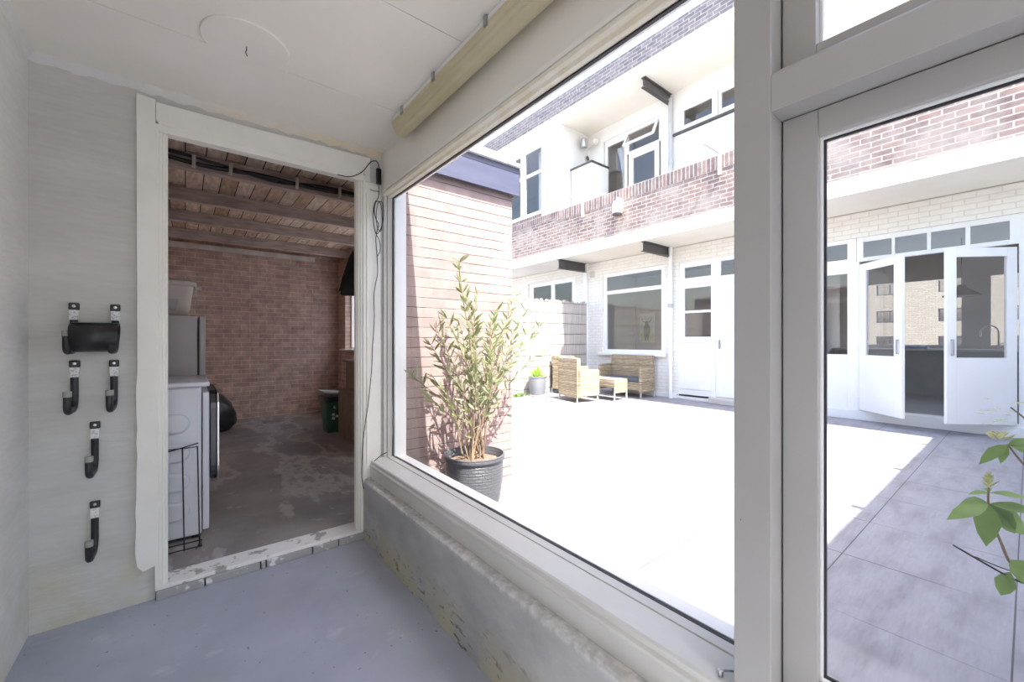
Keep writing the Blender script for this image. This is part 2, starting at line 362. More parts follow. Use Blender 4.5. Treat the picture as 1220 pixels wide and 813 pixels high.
# wicker, reed, woven planter
def weave(name, c1, c2, w, h, mortar, plane='gen', rough=.6, ms=.0025):
    m, t, b, o = nt(name)
    tc = t.nodes.new('ShaderNodeTexCoord'); s = t.nodes.new('ShaderNodeSeparateXYZ'); t.links.new(tc.outputs['Object'], s.inputs[0])
    ad = N(t,'ShaderNodeMath',operation='ADD'); t.links.new(s.outputs[0], ad.inputs[0]); t.links.new(s.outputs[1], ad.inputs[1])
    c = t.nodes.new('ShaderNodeCombineXYZ'); t.links.new(ad.outputs[0], c.inputs[0]); t.links.new(s.outputs[2], c.inputs[1])
    br = N(t, 'ShaderNodeTexBrick', offset=.5, **{'Scale': 1., 'Mortar Size': ms, 'Mortar Smooth': .6, 'Brick Width': w, 'Row Height': h, 'Bias': 0.})
    br.inputs['Color1'].default_value = rgb(c1); br.inputs['Color2'].default_value = rgb(c2); br.inputs['Mortar'].default_value = rgb(mortar)
    t.links.new(c.outputs[0], br.inputs['Vector'])
    bands = N(t, 'ShaderNodeTexNoise', Scale=1., Detail=1.)
    cb = t.nodes.new('ShaderNodeCombineXYZ'); mz = N(t,'ShaderNodeMath',operation='MULTIPLY'); t.links.new(s.outputs[2], mz.inputs[0]); mz.inputs[1].default_value = 22
    t.links.new(mz.outputs[0], cb.inputs[2]); t.links.new(cb.outputs[0], bands.inputs['Vector'])
    col = mixc(t, .8, br.outputs['Color'], ramp(t, bands.outputs['Fac'], [(.4,(.62,.58,.52)),(.6,(1.25,1.2,1.1))]), 'MULTIPLY')
    t.links.new(col, b.inputs['Base Color']); b.inputs['Roughness'].default_value = rough
    inv = N(t,'ShaderNodeMath',operation='SUBTRACT'); inv.inputs[0].default_value = 1; t.links.new(br.outputs['Fac'], inv.inputs[1])
    bump(t, b, inv.outputs[0], .8, .006); return m
M['wicker'] = weave('tan_wicker', (.62,.53,.37), (.40,.33,.22), .06, .025, (.10,.08,.06), ms=.005)
M['reed'] = None
m, t, b, o = nt('reed_screen')
col = ramp(t, noise(t, 1., 2, mult=(70,70,1.5)), [(.3,(.38,.35,.33)),(.5,(.55,.51,.47)),(.7,(.68,.63,.56))])
col = mixc(t, ramp(t, noise(t, 1.2, 3, mult=(2.5,1,1.3)), [(.6,(0,0,0)),(.72,(.6,.6,.6))]), col, (.55,.36,.18))
t.links.new(col, b.inputs['Base Color']); b.inputs['Roughness'].default_value = .8; M['reed'] = m
m, t, b, o = nt('woven_black_planter')
tc = t.nodes.new('ShaderNodeTexCoord'); s = t.nodes.new('ShaderNodeSeparateXYZ'); t.links.new(tc.outputs['Object'], s.inputs[0])
at = N(t,'ShaderNodeMath',operation='ARCTAN2'); t.links.new(s.outputs[1], at.inputs[0]); t.links.new(s.outputs[0], at.inputs[1])
ml = N(t,'ShaderNodeMath',operation='MULTIPLY'); t.links.new(at.outputs[0], ml.inputs[0]); ml.inputs[1].default_value = .2
c = t.nodes.new('ShaderNodeCombineXYZ'); t.links.new(ml.outputs[0], c.inputs[0]); t.links.new(s.outputs[2], c.inputs[1])
br = N(t, 'ShaderNodeTexBrick', offset=.5, **{'Scale': 1., 'Mortar Size': .003, 'Mortar Smooth': .8, 'Brick Width': .045, 'Row Height': .02, 'Bias': 0.})
br.inputs['Color1'].default_value = rgb((.085,.088,.098)); br.inputs['Color2'].default_value = rgb((.075,.078,.087)); br.inputs['Mortar'].default_value = rgb((.05,.052,.058))
t.links.new(c.outputs[0], br.inputs['Vector']); t.links.new(br.outputs['Color'], b.inputs['Base Color']); b.inputs['Roughness'].default_value = .35
inv = N(t,'ShaderNodeMath',operation='SUBTRACT'); inv.inputs[0].default_value = 1; t.links.new(br.outputs['Fac'], inv.inputs[1]); bump(t, b, inv.outputs[0], .5, .006)
M['potblack'] = m
M['diffuser'] = None
m, t, b, o = nt('yellowed_diffuser')
t.links.new(ramp(t, noise(t, 5, 5), [(.3,(.66,.59,.38)),(.7,(.80,.75,.56))]), b.inputs['Base Color']); b.inputs['Roughness'].default_value = .3
tl = N(t,'ShaderNodeBsdfTranslucent'); tl.inputs[0].default_value = rgb((.75,.68,.46)); mx = t.nodes.new('ShaderNodeMixShader'); mx.inputs[0].default_value = .35
t.links.new(b.outputs[0], mx.inputs[1]); t.links.new(tl.outputs[0], mx.inputs[2]); t.links.new(mx.outputs[0], o.inputs[0]); M['diffuser'] = m

S = 'structure'
# ------------------------------------------------------------------ the lean-to room
H = 2.375; YB = 2.53; YE = -2.4
obj('floor', MB().box(-.62,1.10,YE-.12,2.60,-.1,0), M['floor'], kind=S)
mb = MB()
for a, b_ in ((YE-.12,-1.13),(-1.127,-.503),(-.5,.127),(.13,.757),(.76,1.387),(1.390,2.017),(2.020,2.60)):
    if b_ < 0: mb.box(-.62,-.30,a,b_,H,H+.03); mb.box(.55,1.16,a,b_,H,H+.03); mb.box(-.30,.55,max(a,-.62),b_,H,H+.03) if b_ > -.62 else None; mb.box(-.30,.55,YE-.12,-2.2,H,H+.03) if b_ < -1 else None
    else: mb.box(-.62,1.16,a,b_,H,H+.03)
obj('ceiling', mb, M['ceiling'], kind=S, bevel=.0015)
mb = MB().box(-.75,1.20,-.62,2.60,H+.032,H+.20).box(-.75,-.30,YE-.2,-.62,H+.032,H+.20).box(.55,1.20,YE-.2,-.62,H+.032,H+.20).box(-.30,.55,YE-.2,-2.2,H+.032,H+.20)
obj('roof', mb, M['greyplastic'], kind=S)
rl = thing('window_6', None, None, (.12,-1.4,H), kind=S)  # unseen rooflight behind the camera, added to brighten the room
obj('pane', MB().box(-.30,.55,-2.2,-.62,H+.10,H+.106), M['glass'], rl)
obj('glazing_bar', MB().box(.11,.14,-2.2,-.62,H+.06,H+.12), M['white'], rl)
# slightly lumpy left wall
mb = MB(); n = 60
mb.box(-.62,-.50,YE-.12,2.60,0,H)
obj('wall_left', mb, M['wall_left'], kind=S)
mb = MB().holes('Y', YB, 2.60, -.50, .99, 0, H, [(-.11,.85,0,2.30)])
obj('wall_back', mb, M['wall'], kind=S)
# rough plaster cove between ceiling and back wall
mb = MB(); vs = []; n = 90
for i in range(n+1):
    x = -.5 + 1.46*i/n
    d = .020 + .010*math.sin(i*.9)*random.random() + .006*random.random()
    vs += [(x, YB+.001, H-d*1.0-.012), (x, YB-d*.45, H-d*.55), (x, YB-d*.9-.004, H+.001), (x, YB+.001, H+.001)]
fs = [(4*i+k, 4*i+(k+1)%4, 4*i+4+(k+1)%4, 4*i+4+k) for i in range(n) for k in range(4)]
mb.add(vs, fs)
m, t, b, o = nt('cove_plaster')
s = t.nodes.new('ShaderNodeSeparateXYZ'); t.links.new(pos(t), s.inputs[0])
mr = N(t,'ShaderNodeMapRange'); mr.inputs[1].default_value = -.3; mr.inputs[2].default_value = .8; t.links.new(s.outputs[0], mr.inputs[0])
mu = N(t,'ShaderNodeMath',operation='MULTIPLY'); t.links.new(mr.outputs[0], mu.inputs[0]); t.links.new(ramp(t, noise(t, 5, 5), [(.3,(.25,.25,.25)),(.6,(1,1,1))]), mu.inputs[1])
t.links.new(mixc(t, mu.outputs[0], (.60,.60,.58), (.66,.55,.34)), b.inputs['Base Color']); b.inputs['Roughness'].default_value = .7
bump(t, b, noise(t, 30, 4), .5, .006)
obj('trim_1', mb, m, kind=S, smooth=True)
# left wall corner cove
mb = MB(); vs = []
for i in range(61):
    y = YB - 4.9*i/60; d = .014+.008*random.random()
    vs += [(-.501,y,H-d*1.6),(-.5+d*.6,y,H-d*.6),(-.5+d*1.3,y,H+.001),(-.501,y,H+.001)]
mb.add(vs, [(4*i+k, 4*i+(k+1)%4, 4*i+4+(k+1)%4, 4*i+4+k) for i in range(60) for k in range(4)])
obj('trim_2', mb, M['wall_left'], kind=S, smooth=True)
# window wall: concrete plinth, lintel
mb = MB().prism([(.845,0),(.845,.352),(.853,.360),(1.03,.362),(1.03,0)], 'Y', YE, YB)
obj('wall_right', mb, M['concrete'], kind=S)
mb = MB().prism([(.966,H),(.962,2.145),(.966,2.132),(1.05,2.125),(1.06,2.24),(1.10,2.25),(1.10,H)], 'Y', YE, YB)
mb.box(1.10,1.16,YE,2.53,2.26,H)
obj('wall_right_lintel', mb, M['lintel'], kind=S)
obj('wall_right_outer', MB().box(1.03,1.10,YE,2.60,0,.44).box(1.02,1.12,2.515,2.60,.44,H), M['white'], kind=S)
# rear wall of the room, behind the camera: unseen, its glazing added to let in more light
w = thing('wall_rear', None, None, (.2,YE,0), kind=S)
obj('frame', MB().holes('Y', YE-.1, YE, -.5, 1.0, 0, H, [(-.42,.22,.12,2.25),(.30,.92,.12,2.25)]), M['white'], w)
obj('pane', MB().box(-.42,.22,YE-.06,YE-.054,.12,2.25).box(.30,.92,YE-.06,YE-.054,.12,2.25), M['glass'], w)
# big fixed window (window_1)
w1 = thing('window_1', None, None, (.98,1.45,.36), kind=S)
Y0, Y1 = .385, YB-.005
def fr(name, mb, mat, par=w1, **k): return obj(name, mb, mat, par, **k)
fr('bottom_rail', MB().prism([(.890,.361),(.890,.424),(.884,.430),(.884,.440),(.892,.446),(.892,.462),(.898,.467),(.985,.474),(.985,.470),(.990,.470),(.990,.475),(1.02,.478),(1.02,.361)], 'Y', Y0, Y1), M['frame'], bevel=.0015)
fr('gasket', MB().box(1.02,1.032,Y0,Y1,.46,.4785), M['gasket'])
fr('outer_rail', MB().prism([(1.032,.44),(1.032,.482),(1.09,.476),(1.13,.455),(1.13,.44)], 'Y', Y0, Y1), M['white'], bevel=.001)
fr('top_rail', MB().prism([(.968,2.128),(.968,2.112),(.980,2.106),(.984,2.112),(.992,2.112),(.996,2.100),(1.012,2.096),(1.015,2.100),(1.02,2.100),(1.02,2.128)], 'Y', Y0, Y1), M['cream'], bevel=.001)
fr('gasket', MB().box(1.02,1.03,Y0,Y1,2.094,2.127), M['gasket'])
fr('outer_rail', MB().prism([(1.03,2.127),(1.03,2.092),(1.048,2.100),(1.048,2.127)], 'Y', Y0, Y1), M['white'])
mb = MB().prism([(.972,YB-.002),(.972,2.512),(.985,2.508),(.985,2.514),(.992,2.514)] + [(.992,2.50),(1.02,2.495),(1.02,YB-.002)], 'Z', .466, 2.112)
fr('side_rail', mb, M['frame'], bevel=.0015)
fr('gasket', MB().box(1.02,1.026,2.49,YB-.003,.478,2.10), M['gasket'])
fr('outer_rail', MB().box(1.026,1.10,2.468,YB-.003,.478,2.10), M['white'])
fr('pane', MB().box(1.022,1.028,Y0,2.50,.47,2.10), M['glass'])
# post between windows
mb = MB().box(.90,1.12,.316,.386,.361,H)
p = obj('trim_3', mb, M['post'], kind=S, bevel=.002)
mb = MB()
for (y, z) in ((.372,.462),(.347,.447),(.372,.83)):
    mb.add([(.8995, y+.0022*cos(a*pi/5)*(1 if z<.8 else .4), z+.0032*sin(a*pi/5)*(1 if z<.8 else .4)) for a in range(10)], [tuple(range(10))])
obj('screw_hole', mb, M['gasket'], p)
# casement windows and lights above them, right of the post
def casement(idx, ya, yb):
    """opening between y=ya (far side, larger) and y=yb"""
    c = thing('window_%d' % idx, None, None, (.98,(ya+yb)/2,.36), kind=S)
    obj('bottom_rail', MB().prism([(.892,.361),(.892,.455),(.90,.467),(1.12,.44),(1.12,.361)], 'Y', yb, ya), M['frame'], c, bevel=.0015)
    obj('transom_rail', MB().prism([(.900,1.650),(.900,1.722),(.908,1.730),(1.12,1.72),(1.12,1.648),(.955,1.648)], 'Y', yb, ya), M['post'], c, bevel=.0015)
    s = obj('sash', MB().holes('X', .952, 1.00, yb+.003, ya-.003, .475, 1.646, [(yb+.063, ya-.063, .540, 1.595)]), M['post'], c, bevel=.002)
    g = MB().holes('X', .985, 1.02, yb+.003, ya-.003, .475, 1.646, [(yb+.068, ya-.068, .545, 1.590)])
    obj('glazing_bead', MB().holes('X', .965, .975, yb+.060, ya-.060, .537, 1.598, [(yb+.066, ya-.066, .543, 1.592)]), M['white'], s)
    obj('gasket', MB().holes('X', .976, .981, yb+.062, ya-.062, .54, 1.596, [(yb+.070, ya-.070, .547, 1.588)]), M['gasket'], s)
    obj('pane', MB().box(.978,.984,yb+.06,ya-.06,.54,1.60), M['glass'], s)
    s2 = obj('upper_sash', MB().holes('X', .950, 1.00, yb+.003, ya-.003, 1.724, 2.13, [(yb+.060, ya-.060, 1.772, 2.08)]), M['post'], c, bevel=.002)
    obj('glazing_bead', MB().holes('X', .975, .985, yb+.058, ya-.058, 1.770, 2.082, [(yb+.064, ya-.064, 1.776, 2.076)]), M['white'], s2)
    obj('pane', MB().box(.978,.984,yb+.058,ya-.058,1.77,2.082), M['glass'], s2)
    return c
casement(2, .316, -.50)
obj('trim_4', MB().box(.90,1.12,-.57,-.50,.361,H), M['post'], kind=S, bevel=.002)
casement(3, -.57, -1.40)
obj('trim_5', MB().box(.90,1.12,-1.47,-1.40,.361,H), M['post'], kind=S, bevel=.002)
casement(4, -1.47, YE+.02)
# small latch hook on the sill
mb = MB().tube([(.915,.42,.470),(.915,.42,.482)], .006, 10)
mb.tube([(.915,.42,.480),(.93,.402,.483),(.945,.39,.478),(.955,.395,.472)], .0025, 6)
obj('window_hook', mb, M['steel'], label='small metal hook on the white sill beside the grey post', cat='hook', smooth=True)
# door casing
d = thing('door_1', None, None, (.37,YB,0), kind=S)
def jag(x, z0, z1, amp, n):
    return [(x + random.uniform(-amp, amp), z0 + (z1-z0)*i/n) for i in range(n+1)]
prof = [(-.108,2.313),(-.173,2.318)] + [(x, z) for x, z in jag(-.173, 1.05, .18, .0045, 14)] + [(-.150,.150),(-.108,.165)]
obj('casing_board', MB().prism(prof, 'Y', YB-.026, YB), M['trim'], d)
obj('casing_board', MB().prism([(-.107,2.172),(-.107,2.306),(.35,2.309),(.55,2.316),(.885,2.318),(.885,2.172)], 'Y', YB-.020, YB), M['trim'], d, bevel=.002)
def jamb_profile(x, s):
    return [(x,YB-.022),(x+s*.012,YB-.022),(x+s*.014,YB-.012),(x+s*.026,YB-.012),(x+s*.028,YB-.002),(x+s*.038,YB-.002),(x+s*.040,YB+.01),(x+s*.045,YB+.01),(x+s*.045,2.578),(x,2.578)]
obj('jamb', MB().prism(jamb_profile(-.110, 1), 'Z', .055, 2.215), M['trim'], d)
obj('jamb', MB().prism(jamb_profile(.856, -1), 'Z', .055, 2.215), M['trim'], d)
hp = [(YB-.022,2.218),(YB-.022,2.206),(YB-.012,2.204),(YB-.012,2.192),(YB-.002,2.190),(YB-.002,2.180),(YB+.01,2.178),(YB+.01,2.176),(2.578,2.176),(2.578,2.218)]
obj('head', MB().prism(hp, 'X', -.108, .856), M['trim'], d)
obj('casing_board', MB().prism([(.857,.16),(.857,2.17),(.866,2.172),(.954,2.172),(.954,.362),(.885,.362),(.885,.15)], 'Y', YB-.012, YB), M['trim'], d, bevel=.0015)
obj('casing_strip', MB().box(.866,.872,YB-.020,YB-.011,.45,2.10), M['cream'], d)
# threshold stones with a chipped white painted top
mb = MB(); xs = [-.11,.075,.31,.335,.56,.70,.86]
for i in range(len(xs)-1):
    a = xs[i]+.003; b_ = xs[i+1]-.003; dy = random.uniform(-.008,.006)
    mb.box(a,b_,YB-.022+dy,2.60,0,.040,1)
mb.box(-.11,.86,YB-.012,2.66,.038,.056,0)
obj('trim_6', mb, [M['threshold'],M['thresholdbrick']], kind=S, bevel=.004)
# ------------------------------------------------------------------ things in the room
# ceiling disc with wire stub
t_ = thing('ceiling_disc', 'round white blanking disc with a bent wire end in the ceiling', 'ceiling cover', (.19,1.93,H))
mb = MB().lathe([(.150,0),(.150,-.005),(.147,-.008),(.0,-.008)], (.19,1.93,H), 64); obj('disc', mb, M['ceiling'], t_)
obj('wire_end', MB().tube([(.19,1.93,H-.009),(.19,1.93,H-.02),(.187,1.935,H-.03),(.192,1.93,H-.045)], .0018, 6), M['wire'], t_)
# fluorescent tube fitting
fl = thing('ceiling_light', 'long fluorescent ceiling light with yellowed plastic diffuser in the corner above the window', 'ceiling light', (.90,1.4,H))
obj('housing', MB().box(.850,.950,.70,2.075,2.345,H-.001), M['white'], fl, bevel=.004)
pr = [(.848,2.352),(.850,2.334),(.858,2.328),(.860,2.312),(.870,2.304),(.873,2.294),(.887,2.289),(.913,2.289),(.927,2.294),(.930,2.304),(.940,2.312),(.942,2.328),(.950,2.334),(.952,2.352)]
obj('diffuser', MB().prism(pr, 'Y', .695, 2.085), M['diffuser'], fl, bevel=.003)
obj('tube', MB().tube([(.90,.72,2.335),(.90,2.05,2.335)], .013, 12), M['white'], fl)
for y in (1.95,1.62,1.22,.95):
    obj('clip', MB().prism([(.842,2.372),(.842,2.340),(.849,2.334),(.853,2.340),(.848,2.345),(.848,2.372)], 'Y', y-.01, y+.01), M['steel'], fl)
# wall hooks
def make_hook(h, reach, tip):
    r = thing('wall_hook', 'x', 'hook', (0,0,0), 'black storage hooks on the grey wall')
    obj('mount_cap', MB().box(-.0165,.0165,-.014,0,-.030,0), M['black'], r, bevel=.004)
    obj('screw', MB().lathe([(.006,-.001),(.0055,.001),(0,.0015)], (0,0,0), 10), M['steel'], r)
    r.children[-1].location = (0,-.0145,-.014); r.children[-1].rotation_euler = (radians(90),0,0)
    obj('label_sticker', MB().box(-.0140,.0140,-.0135,0,-.075,-.030), M['label'], r, label='white paper sticker')
    pts = [(0,-.012,-.072),(0,-.012,-h+.05)]
    for i in range(9):
        a = pi/2*i/8; pts.append((0,-.012-.05*(1-cos(a)),-h+.05-.05*sin(a)))
    pts.append((0,-reach+.035,-h+.002))
    for i in range(1,8):
        a = pi/2*i/7; pts.append((0,-reach+.03-.03*sin(a),-h+.03-.03*cos(a)))
    pts.append((0,-reach,-h+tip-.02))
    obj('arm', MB().tube(pts, .0125, 12), M['black'], r, smooth=True)
    obj('tip_cap', MB().tube([(0,-reach,-h+tip-.022),(0,-reach,-h+tip)], .0135, 12), M['greytip'], r, label='pale grey end cap', smooth=True)
    return r
hk = make_hook(.205, .150, .085)
spots = [(-.370,1.362,'top left hook holding the left end of the black roll'),
         (-.243,1.362,'top right hook behind the right end of the black roll, nearest the door casing'),
         (-.368,1.118,'empty black hook under the left end of the black roll'),
         (-.247,1.116,'empty black hook under the right end of the black roll, close to the door casing'),
         (-.307,.850,'single black hook, the upper of the two below the pairs'),
         (-.307,.506,'lowest black hook on the grey wall, nearest the floor')]
for i, (x, z, lab) in enumerate(spots):
    o = hk if i == 0 else copy_thing(hk)
    o.location = (x, YB, z); o['label'] = lab
# black roll lying in the top pair of hooks
mb = MB(); L0, L1 = -.362, -.228; cy, cz = YB-.092, 1.215
sp = []
for i in range(70):
    a = i/69*2*pi*2.15 - pi*.15; r_ = .060 - .0035*(a/(2*pi))
    sp.append((cy + r_*sin(a)*1.45, cz + r_*cos(a)*1.05))
n = len(sp)
vs = [(L0+.004*sin(i*.35), y, z) for i, (y, z) in enumerate(sp)] + [(L1+.005*sin(i*.22+1), y, z) for i, (y, z) in enumerate(sp)]
mb.add(vs, [(i, i+1, n+i+1, n+i) for i in range(n-1)])
o = obj('plastic_roll', mb, M['black'], label='roll of black plastic sheet resting in the top two wall hooks', cat='roll', smooth=True)
sm = o.modifiers.new('solid','SOLIDIFY'); sm.thickness = .0022
# power lead with adapter
cb = thing('power_cable', 'thin black power cable dangling between the door frame and the window', 'cable', (.90,YB-.01,.5))
yk = YB-.029
def wxy(pts, dy=0): return [(x, yk+dy, z) for x, z in pts]
def smoothpts(p, k=6):
    out = []
    for i in range(len(p)-1):
        p0 = Vector(p[max(i-1,0)]); p1 = Vector(p[i]); p2 = Vector(p[i+1]); p3 = Vector(p[min(i+2,len(p)-1)])
        for j in range(k):
            u = j/k; out.append(.5*((2*p1)+(-p0+p2)*u+(2*p0-5*p1+4*p2-p3)*u*u+(-p0+3*p1-3*p2+p3)*u**3))
    out.append(Vector(p[-1])); return out
obj('lead', MB().tube(smoothpts(wxy([(.690,2.165),(.760,2.170),(.830,2.215),(.880,2.285),(.912,2.305),(.930,2.292),(.936,2.262)],-.006)), .0028, 6), M['wire'], cb)
obj('adapter', MB().box(.918,.948,yk-.016,yk+.004,2.165,2.262), M['black'], cb, bevel=.004)
cab = [(.934,2.17),(.938,2.12),(.930,2.08),(.915,2.05),(.908,2.00),(.918,1.95),(.935,1.92),(.925,1.88),(.917,1.82),(.925,1.72),(.928,1.62),(.915,1.55),(.905,1.47),(.908,1.36),(.903,1.25),(.896,1.16),(.892,1.04),(.882,.93),(.868,.80),(.852,.70),(.838,.58),(.832,.46),(.832,.38),(.842,.315),(.858,.285),(.872,.29),(.89,.33),(.895,.39),(.898,.45)]
obj('cord', MB().tube(smoothpts(wxy(cab)+[(.905,YB-.045,.47),(.935,YB-.065,.50),(.962,YB-.09,.52)]), .0024, 6), M['wire'], cb)
tg = [(.915,2.06),(.90,2.00),(.905,1.90),(.925,1.86),(.955,1.92),(.965,2.00),(.955,2.06),(.93,2.05),(.918,1.98),(.925,1.90),(.945,1.88),(.958,1.95),(.945,2.05),(.915,2.05),(.900,1.96),(.912,1.87),(.938,1.82),(.942,1.76),(.925,1.72)]
obj('tangle', MB().tube(smoothpts(wxy(tg,-.004)), .0022, 6), M['wire'], cb)
obj('stub', MB().tube(wxy([(.938,2.125),(.905,2.120),(.880,2.125)]), .0022, 6), M['wire'], cb)
# blind chain
pts = smoothpts([(.988,2.45,2.09),(.988,2.45,1.7),(.988,2.45,1.25),(.989,2.45,1.05),(.995,2.44,.85),(1.0,2.44,.68),(.990,2.44,.57),(.972,2.44,.52),(.985,2.455,.60),(.983,2.46,1.2),(.983,2.46,2.09)], 40)
mb = MB(); acc = 0; last = pts[0]
for p_ in pts:
    if (p_-last).length >= .008:
        mb.lathe([(0,-.0026),(.0024,-.0008),(.0024,.0008),(0,.0026)], p_, 5); last = p_
mb.tube(pts, .0007, 4)
obj('blind_chain', mb, M['greyplastic'], label='beaded blind chain hanging along the left side of the big window', cat='chain')

# ------------------------------------------------------------------ storage room
XL, XR, YF, ZB = -1.25, 2.0, 7.2, 2.62
obj('wall_storage_front', MB().holes('Y', 2.72, 2.82, -1.4, 2.16, -.02, 2.66, [(-.18,.95,-.02,2.31)]).box(.97,1.125,2.60,2.72,0,2.66), M['shedbrick'], kind=S)
obj('wall_storage_inner', MB().holes('Y', 2.82, 2.84, XL, XR, .05, ZB, [(-.18,.95,.0,2.31)]), M['redbrick'], kind=S)
obj('floor_storage', MB().box(XL-.1,XR+.02,2.61,YF+.1,-.05,.052), M['shedfloor'], kind=S)
obj('wall_storage_far', MB().box(XL-.1,XR+.16,YF,YF+.15,0,2.66), M['redbrick'], kind=S)
obj('wall_storage_left', MB().box(XL-.12,XL,2.82,YF,0,2.66), M['redbrick_y'], kind=S)
obj('wall_storage_right', MB().holes('X', XR, XR+.16, 2.82, YF, 0, 2.66, [(4.2,6.80,1.06,2.35),(2.90,3.95,.05,2.35)]), M['redbrick_y'], kind=S)
d3 = thing('added_storage_door', None, None, (2.08,3.4,.05), kind=S)  # glazed door out of sight, added to let daylight into the storage room
obj('frame', MB().holes('X', 2.04, 2.10, 2.90, 3.95, .05, 2.35, [(2.97,3.87,.25,2.27)]), M['white'], d3)
obj('pane', MB().box(2.067,2.073,2.95,3.89,.23,2.29), M['glass'], d3)
obj('handle', MB().box(2.01,2.04,2.92,2.94,1.0,1.12), M['steel'], d3)
def slab_hole(z0, z1, x0, x1, y0, y1): return MB().box(x0,x1,y0,5.80,z0,z1).box(x0,x1,6.55,y1,z0,z1).box(x0,-1.15,5.80,6.55,z0,z1).box(-.42,x1,5.80,6.55,z0,z1)
obj('ceiling_storage', slab_hole(ZB,ZB+.025,XL-.1,XR+.14,2.70,YF+.1), M['boards'], kind=S)
obj('window_7', MB().box(-1.17,-.40,5.78,6.57,2.73,2.736), M['glass'], kind=S)  # hidden rooflight pane, added to light the far brick wall
w5 = thing('window_5', None, None, (2.05,4.9,1.06), kind=S)
obj('frame', MB().holes('X', 2.09, 2.14, 4.2, 6.80, 1.06, 2.35, [(4.25,5.48,1.10,2.31),(5.54,6.76,1.10,2.31)]), M['white'], w5)
obj('pane', MB().box(2.110,2.116,4.24,6.77,1.09,2.32), M['glass'], w5)
obj('window_sill', MB().box(1.90,2.09,4.22,6.78,1.055,1.075), M['white'], w5, bevel=.003)
obj('roof_storage', slab_hole(2.66,2.72,XL-.2,2.15,2.66,YF+.1), M['greyplastic'], kind=S)
# dark blue fascia board with white capping along the shed roof edge
fa = thing('trim_7', None, None, (1.6,2.70,2.40), kind=S)
obj('fascia_board', MB().box(1.20,2.20,2.665,2.70,2.415,2.645), M['bluepanel'], fa, bevel=.002)
obj('fascia_side', MB().box(2.165,2.20,2.70,7.3,2.415,2.645), M['bluepanel'], fa)
obj('fascia_groove', MB().box(1.20,2.20,2.661,2.665,2.60,2.606), M['bluepanel'], fa)
obj('capping', MB().box(1.20,2.225,2.635,7.32,2.645,2.672), M['white'], fa, bevel=.003)
beams = [(3.94,2.50,'thick roof beam nearest the doorway, carrying black cables'),(4.85,2.50,'second roof beam from the doorway, bare wood'),(5.70,2.50,'third roof beam from the doorway'),(6.62,2.50,'roof beam nearest the red brick wall')]
for y, z, lab in beams:
    obj('roof_beam', MB().box(XL,XR,y,y+.07,z,ZB), M['beam'], label=lab, cat='beam', group='roof beams of the storage room', bevel=.004)
obj('wooden_batten', MB().box(XL,1.62,7.08,7.14,2.46,2.53), M['batten'], label='pale painted batten along the top of the red brick wall', cat='batten', bevel=.003)
mb = MB()
mb.tube(smoothpts([(-1.2,3.925,2.59),(-.3,3.925,2.57),(.1,3.92,2.54),(.5,3.925,2.56),(.9,3.92,2.545),(1.5,3.925,2.57),(1.98,3.925,2.55)]), .016, 8)
mb.tube(smoothpts([(-1.2,3.915,2.56),(-.3,3.92,2.60),(.2,3.92,2.575),(.6,3.91,2.525),(1.0,3.92,2.58),(1.98,3.92,2.56)]), .010, 8)
cbt = thing('electric_cables', 'bundle of black cables clipped to the nearest roof beam', 'cable', (.4,3.92,2.5))
obj('cable', mb, M['wire'], cbt, smooth=True)
for x in (.05,.28,.75,1.1,1.5):
    obj('cable_clip', MB().box(x-.012,x+.012,3.898,3.94,2.51,2.60), M['greyplastic'], cbt, bevel=.003)
# washing machine: ribbed side towards the door
wm = thing('washing_machine', 'white washing machine with ribbed side panel just inside the doorway', 'washing machine', (-.19,3.3,.052))
mb = MB().box(-.49,.075,3.0,3.585,.075,.935); obj('cabinet', mb, M['appliance'], wm, bevel=.012)
obj('front_panel', MB().box(.078,.110,2.995,3.59,.10,.90), M['appliance'], wm, bevel=.006)
obj('top_lid', MB().box(-.50,.112,2.985,3.60,.935,.962), M['appliance'], wm, bevel=.008)
for zc in (.235,.40,.565,.73):
    pts = []
    for i in range(33):
        a = -pi/2 + pi*i/32; pts.append((-.035+.055*cos(a), zc+.055*sin(a)))
    pr = [(-.46,zc-.055)] + pts + [(-.46,zc+.055)]
    obj('embossed_rib', MB().prism(pr, 'Y', 2.976, 3.002), M['appliance'], wm, bevel=.018)
mb = MB()
pr = []
for (cx_, cz_, a0) in ((3.45,.80,0),(3.12,.80,90),(3.12,.46,180),(3.45,.46,270)):
    for k in range(6): a = radians(a0+18*k); pr.append((cx_+.10*cos(a), cz_+.10*sin(a)))
obj('door', MB().prism(pr, 'X', .112, .150), M['darkdoor'], wm, label='dark glossy loading door', bevel=.006)
obj('door_rim', MB().prism([(3.285+(y-3.285)*1.02, .63+(z-.63)*1.02) for y, z in pr], 'X', .150, .158), M['steel'], wm)
for x in (-.44,.05):
    for y in (3.05,3.54): obj('foot', MB().lathe([(.022,0),(.022,.022),(.010,.024)], (x,y,.052), 12), M['black'], wm)
# wire rack leaning on the machine
wr = thing('wire_rack', 'thin black wire rack standing against the washing machine', 'rack', (-.1,2.92,.052))
y0 = 2.885; mb = MB()
for x in (-.30,-.14,-.005,.062): mb.tube([(x,y0-.02,.056),(x-.008,y0+.075,.60)], .0035, 6)
mb.tube([(-.32,y0-.02,.062),(.07,y0-.02,.062)], .0035, 6)
mb.tube([(-.32,y0+.06,.57),(-.14,y0+.06,.575),(.058,y0+.075,.615)], .0035, 6)
obj('upright_wires', mb, M['wire'], wr)
obj('cross_wire', MB().tube([(-.32,y0+.07,.60),(.056,y0+.072,.596)], .003, 6), M['wire'], wr)
mb = MB().tube([(.07,y0-.02,.06),(.075,y0+.07,.06),(-.3,y0+.07,.06)], .0035, 6).tube([(.062,y0-.02,.08),(.045,y0-.04,.058)], .003, 6)
obj('foot_wire', mb, M['wire'], wr)
